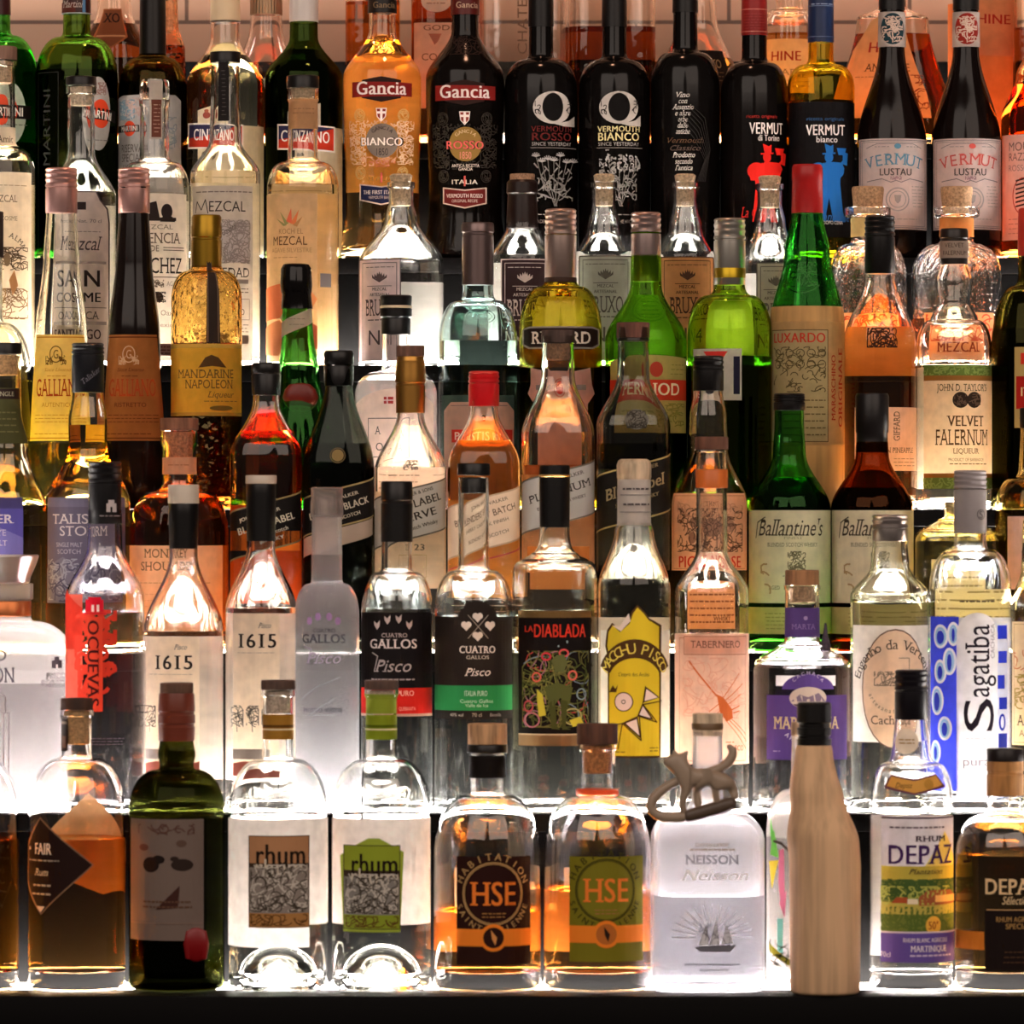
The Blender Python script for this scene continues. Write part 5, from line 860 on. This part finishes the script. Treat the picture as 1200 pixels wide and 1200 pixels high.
b.lab('label', [E(118, 136, 19, 43, 'p:d0d0cc'), E(121, 136, 13, 17, RED), P([(103, 128), (136, 132), (136, 146), (103, 141)], 'i:17120f'), T('MARTINI', 120, 137, 9, 'i:f0ece4', 36, 'b', -7), S(116, 100, 126, 114, 20, 'i:9c7c74', 1, 6, 2), G(112, 164, 130, 170, 1, 'i:7a7a78', 1)])
b = wine(179, 40, 14.5, 'olive-brown vermouth bottle with pale grey decorated label and black capsule', 108, 68, 'g:5c4a1c', 'c:120e0c', 66, level=98, liq='1c100a')
b.lab('label', [P([(139, 118), (146, 114), (207, 114), (213, 120), (213, 300), (139, 300)], 'p:c8c6c4'), S(142, 120, 160, 142, 40, 'i:7c98a8', 1.6, 10, 2), S(150, 118, 166, 138, 20, 'i:c0a8a0', 1.4, 10, 4), E(154, 153, 9, 9, RED), R(140, 149, 166, 157, 'i:17120f'), T('MARTINI', 153, 153, 6, 'i:e8e4dc', 26, 'b'), S(192, 140, 208, 176, 30, 'i:8c98a0', 1.2, 10, 6), T('RISERVA', 156, 176, 9, 'i:5c5450', 32), T('SPECIALE', 158, 187, 9, 'i:5c5450', 36), T('AMBRATO', 158, 198, 6, 'i:7c7470', 34), G(144, 206, 206, 290, 12, 'i:a8a49c', 1.2)])
def cinz(cx, glass, liq, lvl, capm, label, bx0, bx1, by, nk, sh):
    b = wine(cx, 45.5, nk, label, sh, 44, glass, capm, 26, level=lvl, liq=liq, kind='s')
    m = (bx0+bx1)/2
    b.lab('label', [P([(bx0+12, by-18), (bx0+50, by-28), (bx0+50, 300), (bx0+12, 300)], 'p:ecdcc0'), R(bx0+50, by, cx+45, 300, 'p:e0cfae'), E(m-10, by-12, 5, 4, 'i:8c4034'), E(m-10, by-17, 3, 2, 'i:a05a40'), P([(bx0, by-4), (bx1, by-1), (bx1, by+29), (bx0, by+26)], 'i:e8dcd0'), P([(bx0+1.5, by-2), (bx1-1.5, by+.6), (bx1-1.5, by+27), (bx0+1.5, by+14)], 'i:2c2848'), P([(bx0+1.5, by+14), (bx0+22, by+12), (bx1-1.5, by+1), (bx1-1.5, by+27), (bx0+1.5, by+24)], 'i:b8301c'), T('CINZANO', m, by+11, 13, 'i:f0e8e0', bx1-bx0-6, 'b', -2), E(m-12, by+34, 4, 4, 'i:6c6450'), E(m-5, by+34, 4, 4, 'i:6c6450'), G(bx0+14, by+46, bx0+48, 296, 8, 'i:b8a480', 1)])
    return b
b = cinz(264, 'g:fdfaf0', 'e6e0c4', 66, 'c:dcc4a0', 'clear vermouth bottle with cream capsule and red and blue banner', 222, 287, 150, 16.5, 100)
b.part('neck_ring', 'c:4c3c30', 27, 24.5, 18.2)
b = cinz(356, 'g:3c5c1c', '0a0c06', 60, 'c:cfc8c4', 'dark green vermouth bottle with white capsule and red and blue banner', 327, 393, 152, 16, 92)
def gan(cx, glass, liq, lvl, label, dark):
    b = Bottle('F', cx, 'vermouth_bottle', label, prof(50, 's', 250, 43, 'l', 230, 43, 's', 110, 46, 'l', 92, 46, 's', 36, 15.8, 'l', -32, 15, 'l', -34, 16.4, 'l', -38, 16.4), glass, level=lvl, liq=liq, group=VM)
    if not dark: b.back(cx-38, 62, cx+38, 224, 'p:f4d8a8')
    b.part('capsule', 'c:160f0c' if not dark else 'c:5c1a16', (16 if not dark else 18, 17), (-30, 16.6), (-31, 17.6), (-38, 17.4), (-41, 15))
    b.lab('capsule_print', [T('Gancia', cx+3, 7, 7, 'i:c8a890' if dark else 'i:8c7458', 26, 'b')], lift=1.6)
    P1 = 'i:c8a060' if not dark else 'i:2e2822'; y = 107 if not dark else 111
    its = [P([(cx-22, y-10), (cx, y-14), (cx+22, y-10), (cx+22, y+11), (cx, y+16), (cx-22, y+11)], 'i:2a1814'), P([(cx-33, y-8), (cx+34, y-7), (cx+34, y+9), (cx-33, y+10)], 'i:7c1c18'), T('Gancia', cx, y-.5, 15, 'i:e8d8d0', 60, 'rb')]
    for X, Y in ((cx-25, y+31), (cx+25, y+31), (cx-25, y+98), (cx+25, y+98)): its += [O(X, Y, 7.5, 7.5, 1, P1), S(X-5, Y-5, X+5, Y+5, 10, P1, 1, 5, int(X)), O(X, Y, 5.5, 5.5, .7, P1)]
    for sx in (-1, 1): its.append(S(cx+sx*27-9, y+38, cx+sx*27+9, y+88, 90, P1 if dark else 'i:e0b890', 1, 6, 3+sx))
    its.append(S(cx-20, y+38, cx+20, y+46, 24, P1 if dark else 'i:e0b890', 1, 5, 8)); its.append(S(cx-22, y+80, cx+22, y+90, 34, P1 if dark else 'i:e0a880', 1, 5, 9))
    its += [P([(cx-6, y+23), (cx+6, y+23), (cx+5, y+33), (cx, y+39), (cx-5, y+33)], 'i:f0e0d8'), P([(cx-5, y+24), (cx+5, y+24), (cx+4, y+33), (cx, y+37.6), (cx-4, y+33)], 'i:8c3428'), R(cx-1.3, y+24, cx+1.3, y+37, 'i:f0e0d8'), R(cx-5, y+27, cx+5, y+29.6, 'i:f0e0d8'),
            E(cx+1, y+61, 19, 20, 'i:7a6c60' if not dark else 'i:8a6c34'), T('BIANCO' if not dark else 'ROSSO', cx+1, y+62, 10, 'i:2c1c14', 51 if not dark else 46, 'b'), T('BIANCO' if not dark else 'ROSSO', cx+.4, y+62, 9, 'i:f0e4d8' if not dark else 'i:e0605c', 48 if not dark else 43, 'b'), T('1850', cx+1, y+74, 8, 'i:3c3430' if not dark else 'i:e08878', 13), Arc('GANCIA', cx+1, y+61, 15, 4, 'i:3c3430' if not dark else 'i:d0b088', 140, 40, 'b')]
    its += [T('ANTICA RICETTA', cx+1, y+86, 3.6, 'i:e0d0c0' if dark else 'i:d87850', 32, 'b'), T('GANCIA', cx+1, y+90, 3.4, 'i:e0d0c0' if dark else 'i:d87850', 16, 'b'), T('ITALIA', cx, y+105, 5, 'i:d0c0b0' if dark else 'i:a07030', 30, 'b'), R(cx-1, y+98, cx+1, y+110, 'i:c85850')]
    bb = 'i:641a18' if dark else 'i:1c2040'
    its += [P([(cx-25, y+111), (cx, y+114), (cx+25, y+111), (cx+25, y+130), (cx, y+136), (cx-25, y+130)], 'i:c8b0a0'), P([(cx-23.6, y+112.5), (cx, y+115.4), (cx+23.6, y+112.5), (cx+23.6, y+129), (cx, y+134.4), (cx-23.6, y+129)], bb), T('VERMOUTH ROSSO' if dark else 'THE FIRST ITALIAN', cx, y+121, 4.4, 'i:e0d0c4', 43, 'b'), T('ORIGINAL RECIPE' if dark else 'VERMOUTH BIANCO', cx, y+127, 3.4, 'i:c8b4a8', 30)]
    b.lab('label', its, lift=.3); b.lab('shoulder_print', [S(cx-17, 44, cx+17, 66, 40, 'i:8c5c20' if not dark else 'i:2a1c18', 1, 10, 4), O(cx, 56, 8, 10, .9, 'i:8c5c20' if not dark else 'i:2a1c18')]); return b
gan(448, 'g:fdf0d4', 'fad898', 48, 'golden waisted vermouth bottle with red name plaque and grey roundel', False)
gan(545, 'k:0c0705', None, None, 'black waisted vermouth bottle with red name plaque and gold roundel', True)
def qb(cx, hw, label, c1, w2, seed):
    b = wine(cx, hw, 13.8, label, 106, 70, 'k:0a0706', 'c:0f0c0c', 32)
    m = cx+(14 if seed == 1 else 5); WQ = 'i:bcb4ac'
    its = [E(m, 129, 24, 19, WQ), E(m, 128.5, 13, 16.5, 'i:0c0908'), P([(m-8, 146), (m+8, 146.5), (m+18, 144), (m+24.5, 138), (m+24.5, 150.5), (m+12, 150.5)], WQ), S(m-21, 121, m-15, 138, 7, 'i:0c0908', .9, 6, 2), S(m+15, 121, m+21, 138, 7, 'i:0c0908', .9, 6, 3), T('VERMOUTH', m, 154, 6.4, c1, 52, 'b'), T(w2, m, 163, 9, c1, 50, 'b'), T('SINCE YESTERDAY', m, 171.5, 4, 'i:a8a09c', 50), Ln([(m-26, 176), (m+26, 176)], .6, 'i:8c8480')]
    r = random.Random(seed)
    for i in range(7):
        x = m-20+i*6.6; h = 184+r.random()*10; its.append(Ln([(m+r.random()*4, 244), (x*.6+m*.4, 218), (x, h)], .7, 'i:7c7874'))
        for q in range(3): its += [Ln([(m+(x-m)*(.9-q*.2), h+14+q*9), (m+(x-m)*(.9-q*.2)+(4 if (i+q) % 2 else -4), h+9+q*9)], 1.6, 'i:7c7874')]
        if seed == 1: its += [Ln([(x, h+1), (x+4.4*math.cos(a), h-3.6*math.sin(a))], 1.1, 'i:a09c98') for a in (.1, .7, 1.3, 1.9, 2.5, 3.05)]+[E(x, h+.5, 1.6, 1, 'i:a09c98')]
        else: its.append(S(x-2.4, h-6, x+2.4, h+14, 12, 'i:a09c98', 1.3, 4, i))
    its.append(S(m-18, 212, m+18, 238, 26, 'i:807c78', 1.2, 9, seed)); its += [G(m-22, 252, m+22, 256, 1, 'i:8c8480', 1), T('MADE IN THE WORLD', m, 262, 4, 'i:8c8480', 44)]
    b.lab('label', its); return b
qb(634, 43, 'black vermouth bottle with white letter, dark red lettering and daisies', 'i:5c1c18', 'ROSSO', 1)
qb(720, 42, 'black vermouth bottle with white letter, pale gold lettering and lavender', 'i:d8c890', 'BIANCO', 2)
b = wine(803, 40.5, 14, 'black vermouth bottle with small white handwriting in a narrow column', 102, 62, 'k:0b0807', 'c:0e0c0b', 15)
its = []
for i, s_ in enumerate(('Vino', 'con', 'Assenzio', 'e altre', 'erbe', 'dalle', 'antiche')): its.append(T(s_, 799, 114+i*7.1, 6, 'i:d8d0c8', [16, 10, 25, 18, 11, 12, 16][i], 'z'))
its += [T('Vermouth', 802, 167, 6, 'i:5c4430', 44, 'z'), T('Classico', 802, 176, 6, 'i:5c4c44', 36, 'z')]
for i, s_ in enumerate(('Prodotto', 'secondo', "l'antica")): its.append(T(s_, 800, 184+i*7.5, 6, 'i:d8d0c8', [26, 20, 20][i], 'z'))
for i in range(7): its.append(Ln([(815+i*1.5, 215), (824+i, 190-i*2), (812+i*2, 165-i*4), (792+i*3, 140-i*2)], .7, 'i:2c2826'))
b.lab('print', its)
def fig(cx, c):
    """a man in a tall hat flexing one arm and raising a cup"""
    return [P([(cx-6, 171), (cx-4, 182), (cx+4, 182), (cx+4, 172), (cx+1, 174)], c), Ln([(cx-8, 183), (cx+6, 182)], 1.8, c), E(cx-13, 203, 11, 10, c), E(cx+9, 202, 9, 9, c), E(cx-1, 187, 5, 6, c), P([(cx-4, 192), (cx+14, 193), (cx+17, 200), (cx+12, 212), (cx+12, 222), (cx-14, 222), (cx-16, 206)], c), P([(cx-16, 198), (cx-6, 193), (cx-8, 206), (cx-12, 214), (cx-20, 214), (cx-22, 204)], c), P([(cx+12, 194), (cx+20, 196), (cx+21, 182), (cx+15, 180), (cx+15, 190)], c), P([(cx+8, 176), (cx+19, 176), (cx+17, 184), (cx+10, 184)], c), P([(cx-14, 220), (cx+12, 220), (cx+15, 250), (cx+18, 262), (cx+4, 262), (cx-1, 234), (cx-6, 262), (cx-18, 262)], c)]
b = wine(884, 39.5, 14.2, 'black vermouth bottle with red capsule and red hatted strongman figure', 112, 74, 'k:0c0807', 'c:8c1c1a', 42)
b.lab('capsule_print', [Ln([(869, 12), (898, 12)], .8, 'i:d88878'), Ln([(869, 38), (898, 38)], .8, 'i:d88878'), G(872, 16, 896, 36, 6, 'i:a0403c', 1)], lift=1.6)
b.lab('print', [T('ricetta originale', 892, 139, 4, 'i:a02c24', 38), T('VERMUT', 898, 153, 13, 'i:e8e0dc', 44, 'b'), T('di Torino', 900, 164, 7, 'i:d8d0cc', 28, 'b')]+fig(898, 'i:dc241c')+[T('La Canellese', 892, 251, 12, 'i:c82420', 50, 'z')])
b = wine(962, 39.5, 14.2, 'olive yellow vermouth bottle with blue capsule and blue hatted strongman figure', 104, 76, 'g:d8c02c', 'c:1c2c50', 50, level=119, liq='8c7818')
b.lab('capsule_print', [Ln([(947, 8), (977, 8)], .8, 'i:6c7c9c'), Ln([(947, 44), (977, 44)], .8, 'i:6c7c9c'), G(951, 4, 974, 8, 1, 'i:8c9cb8', 1)], lift=1.6)
b.lab('label', [R(924, 122, 1000.5, 280, 'i:0e0b0c'), T('ricetta originale', 966, 142, 4, 'i:30547c', 46), T('VERMUT', 966, 155, 12, 'i:e8e0dc', 48, 'b'), T('bianco', 967, 166, 7, 'i:d8d0cc', 25, 'b')]+[q for q in fig(970, 'i:1c64b0')]+[T('Canellese', 976, 256, 11, 'i:2c64a8', 42, 'z'), T('DOPO CENA', 974, 263, 4, 'i:d8d0cc', 24)])
def lus(cx, lc, label):
    b = wine(cx, 41, 14.5, label, 168, 56, 'k:0e0605', 'c:0e0c0c', 12, kind='s')
    b.lab('neck_label', [R(cx-15, 15, cx+15, 56, 'p:d8ccc4'), E(cx, 35, 14.6, 18.5, lc), S(cx-11, 21, cx+11, 50, 46, 'i:c8b0a0', 1, 8, 3), Ln([(cx, 20), (cx, 51)], 1, 'i:c8b0a0'), Ln([(cx-9, 36), (cx+9, 36)], 1, 'i:c8b0a0')], lift=1.2)
    D = 'i:6c6468'; tc = 'i:4c7c94' if cx < 1100 else 'i:b84c44'
    b.lab('label', [R(cx-39, 165, cx+40, 271, 'p:e6d2cc'), Fr(cx-37.5, 167, cx+38.5, 269, .8, D), Fr(cx-35.5, 169, cx+36.5, 267, 1, 'i:b0a09c'), Ln([(cx-31, 176), (cx-20, 171), (cx+22, 171), (cx+32, 176)], .7, D), E(cx+4, 174, 4, 3, tc), G(cx-22, 173, cx-6, 176, 1, 'i:a09490', 1), G(cx+14, 173, cx+30, 176, 1, 'i:a09490', 1),
          Arc('VERMUT', cx+1, 310, 121, 13, tc, 108, 72, 'r'), T('LUSTAU', cx+2, 204, 8, 'i:3a302c', 38, 'b'), S(cx-4, 209, cx+8, 213, 10, 'i:a07c84', .8, 5, 2), Ln([(cx-30, 215), (cx-14, 212), (cx-4, 216), (cx+2, 214), (cx+8, 216), (cx+18, 212), (cx+34, 215)], .9, D), O(cx+4, 236, 14, 14, 1.6, 'i:9c9490'), O(cx+4, 236, 10, 10, 1, 'i:9c9490'), P([(cx, 231), (cx+8, 231), (cx+7, 238), (cx+4, 241), (cx+1, 238)], 'i:8c8480'), G(cx-30, 222, cx-14, 250, 6, 'i:b0a49c', .9), G(cx+20, 219, cx+34, 246, 7, 'i:b0a49c', .9), G(cx-24, 256, cx+26, 262, 1, 'i:b0a49c', 1)])
    return b
lus(1045, 'i:1c343c', 'dark vermouth bottle with teal neck seal and pale pink label')
lus(1132, 'i:8c241c', 'dark vermouth bottle with red neck seal and pale pink label')
b = Bottle('F', 1216, 'vermouth_bottle', 'pink amber vermouth bottle with striped figure label cut by the right edge', prof(43, 'l', 140, 43, 's', 88, 25, 's', 62, 15, 'l', -30, 14), 'g:f8c884', level=100, liq='d8682c', group=VM)
b.part('capsule', 'c:0c0908', (62, 16), (0, 15.4), (-30, 15.6), (-34, 14)); 
b.lab('label', [R(1174, 160, 1256, 283, 'p:e0c4b8'), T('MOUSSE', 1198, 174, 10, 'i:6c5c58', 46), T('RAZZINO', 1198, 186, 9, 'i:6c5c58', 46), T('ROSSO', 1190, 199, 7, 'i:8c7c78', 28), O(1196, 232, 15, 22, 1.2, 'i:a0342c')]+[Ln([(1188, 214+i*5), (1200, 211+i*5), (1212, 215+i*5)], 2, 'i:2c2020') for i in range(7)]+[G(1180, 256, 1210, 278, 4, 'i:a89088', 1)])
# ------------------------------------------------------------------ row G, brandies against the tiles
BR = 'bottles on the topmost lit shelf'
b = Bottle('G', 134, 'brandy_bottle', 'flared amber brandy decanter with dark pointed two-letter label', prof(38, 'l', 120, 42, 's', 60, 38, 's', 10, 20, 'l', -40, 16), 'g:fff2e4', level=29, liq='d07838', group=BR)
b.part('stopper', 'd:8c5c34', (-38, 17), (-52, 20), (-70, 12), (-72, 6)); b.lab('label', [P([(118, 12), (148, 12), (149, 46), (133, 60), (115, 46)], 'i:a05c34'), P([(119.5, 13.5), (146.5, 13.5), (147.4, 45), (133, 58), (117, 45)], 'i:7a4428'), T('XO', 132, 23, 11, 'i:241410', 24, 'rb'), R(118, 44, 147, 46, 'i:c08860')], lift=.5)
b = Bottle('G', 200, 'brandy_bottle', 'ribbed amber brandy flask peeping out behind the olive-brown bottle', prof(18, 'l', 140, 20, 's', 60, 17, 's', 30, 9, 'l', 0, 8), 'h:f8c090', level=54, liq='c8602c', group=BR, dy=-.005)
b.part('stopper', 'd:6c3c20', 0, -16, 9)
b = Bottle('G', 312, 'brandy_bottle', 'round clear brandy bottle with pinkish glow and ribbed silver collar', prof(40, 'l', 110, 46, 's', 30, 19, 'l', 19, 18, 'l', -40, 17), 'g:fff0e6', level=88, liq='c86830', group=BR)
b.part('collar', 'm:a08468', (18, 19), (-10, 18.6), (-30, 18.6), (-44, 12), knurl=(0, 2, .6))
b = Bottle('G', 437, 'brandy_bottle', 'tall square orange bottle behind the golden waisted vermouth', prof(32, 'l', -30, 32, 's', -50, 14, 'l', -70, 13), 'g:ffe8c8', n=5, level=4, liq='e08a3c', group=BR)
b.part('stopper', 'd:6c3c20', -66, -86, 14)
b = Bottle('G', 522, 'brandy_bottle', 'red-brown cognac bottle with cream oval and square label behind the black waisted vermouth', prof(40, 'l', -30, 40, 's', -60, 15, 'l', -80, 14), 'g:ffd8b8', n=4, level=-20, liq='c0602c', group=BR)
b.part('stopper', 'd:5c2c18', -76, -94, 15); b.lab('label', [R(486, 30, 558, 130, 'p:e8c8ac'), T('GODET', 520, 36, 6, 'i:7a4c34', 46, 'r'), P([(503, 43), (518, 43), (514, 52), (510, 56)], 'i:a8624c'), T('COGNAC', 522, 70, 8, 'i:7a4c34', 54, 'r')]); b.lab('seal', [E(512, 4, 18, 14, 'p:ecd4bc'), G(500, 0, 524, 10, 2, 'i:a87c64', 1.4)])
b = Bottle('G', 612, 'brandy_bottle', 'clear square brandy bottle with thin upright lettering, behind black bottles', prof(54, 'l', -40, 54, 's', -60, 16, 'l', -80, 15), 'g:fffaf4', n=6, level=78, liq='fbf0e0', group=BR)
b.part('stopper', 'd:5c3c28', -76, -96, 16); b.lab('print', [T('CHATELAS', 612, 20, 11, 'i:7a5c48', 96, 's', 90)])
b = Bottle('G', 716, 'brandy_bottle', 'wide square bottle half full of orange-brown cognac between black vermouth bottles', prof(52, 'l', -40, 52, 's', -58, 16, 'l', -80, 15), 'g:fff4e8', n=6, level=35, liq='b85c28', group=BR)
b.part('stopper', 'd:5c3c28', -76, -96, 16)
b = Bottle('G', 818, 'brandy_bottle', 'round-bellied clear carafe with dark low label behind the handwritten black bottle', prof(46, 's', 96, 47, 's', 20, 22, 's', -40, 14, 'l', -60, 14), 'g:fff6ea', level=70, liq='d07c3c', group=BR)
b.part('stopper', 'd:5c3c28', -56, -76, 15); b.lab('label', [R(800, 62, 852, 112, 'i:1c1210'), T('XO', 838, 78, 10, 'i:a08058', 16, 'r'), G(826, 86, 848, 100, 3, 'i:6c5038', 1)])
b = Bottle('G', 925, 'brandy_bottle', 'clear cognac bottle with cream label and red lettering beside the blue capsule', prof(38, 's', 36, 31, 'e', 12, 20, 'q', 8, 16, 'l', -30, 15), 'g:fff4e4', level=40, liq='f0b468', group=BR, t=2.4)
b.part('stopper', 'd:c8a888', -26, -44, 17); b.lab('label', [R(897, 48, 950, 112, 'p:f0cc98'), T('HINE', 919, 68, 11, 'i:b83c24', 37, 'b'), T('RARE', 922, 87, 7, 'i:a07c54', 34, 'r'), G(902, 94, 944, 106, 2, 'i:b89468', 1)])
b = Bottle('G', 1046, 'brandy_bottle', 'bell-shaped cognac bottle with cream fan label behind the teal-sealed bottle', prof(72, 'l', 145, 70, 's', 22, 42, 's', 8, 16, 'l', -30, 14), 'g:fff0e0', dr=.42, level=40, liq='c86c2c', group=BR)
b.part('stopper', 'd:7a4c34', -26, -44, 16); b.lab('label', [P([(1012, 26), (1030, 18), (1056, 18), (1064, 40), (1078, 110), (1080, 140), (986, 140), (994, 60)], 'p:ecc890'), T('HINE', 1036, 57, 12, 'i:b8382c', 46, 'b'), T('ANTIQUE', 1038, 81, 9, 'i:5c3c20', 52, 'r'), G(1004, 90, 1060, 94, 1, 'i:a88454', 1), S(1064, 90, 1078, 130, 20, 'i:8c3c24', 1, 10, 3)])
# the orange carton beside it
gd = DIST['G']+.004; gk = gd/FPX
bx = bpy.data.objects.new('gift_carton', None); COL.objects.link(bx); bx.location = ((1149-600)*gk, gd, zrow('G')+.0006); bx.rotation_euler[2] = math.radians(24)
tag(bx, 'orange cognac carton standing behind the dark bottle with red neck seal', 'box', BR)
hh = (172-4)*gk
link('carton_body', box_mesh('carton_body', [(-.026, .026, -.026, .026, 0, hh, 0)], [mat('p:d0824c')], .001), bx)
def flat_print(name, items, parent, x0, y):
    mats, bm = [], bmesh.new()
    for li, it in enumerate(items):
        V, F = flat(it, lambda x: x); mats.append(mat(kindof(it[1]))); vs = [bm.verts.new((u*gk+x0, y-.00008*(li+1), v*gk)) for u, v in V]
        for f in F: bm.faces.new([vs[i] for i in f]).material_index = li
    me = bpy.data.meshes.new(name); bm.to_mesh(me); bm.free()
    for m in mats: me.materials.append(m)
    return link(name, me, parent)
flat_print('front_print', [R(-30, -196, 30, -104, 'p:d89060'), T('HINE', 2, -147, 11, 'i:b02c1c', 44, 'b')], bx, 0, -.0262)
b = Bottle('G', 1214, 'brandy_bottle', 'square orange bottle at the right edge of the topmost lit shelf', prof(27, 'l', -30, 27, 's', -50, 14, 'l', -70, 13), 'g:ffe4c8', n=5, level=34, liq='c4682c', group=BR)
b.part('stopper', 'd:6c3c20', -66, -86, 14)
# ------------------------------------------------------------------ pieces of a part hang under that part
OWNER = {'cap_ring': ('cap',), 'cap_emblem': ('cap',), 'cap_print': ('cap',), 'cap_label': ('cap',), 'capsule_print': ('capsule',), 'capsule_band': ('capsule', 'cap'), 'sleeve_print': ('paper_sleeve',), 'stopper_ring': ('stopper',), 'cork_top': ('cork',), 'cap_top': ('capsule',)}
stem_of = lambda o: o.name.split('.')[0]
for o in list(COL.objects):
    if o.parent and stem_of(o) in OWNER and o.type == 'MESH':
        sib = [c for c in o.parent.children if stem_of(c) in OWNER[stem_of(o)]]
        if sib: o.parent = sib[0]
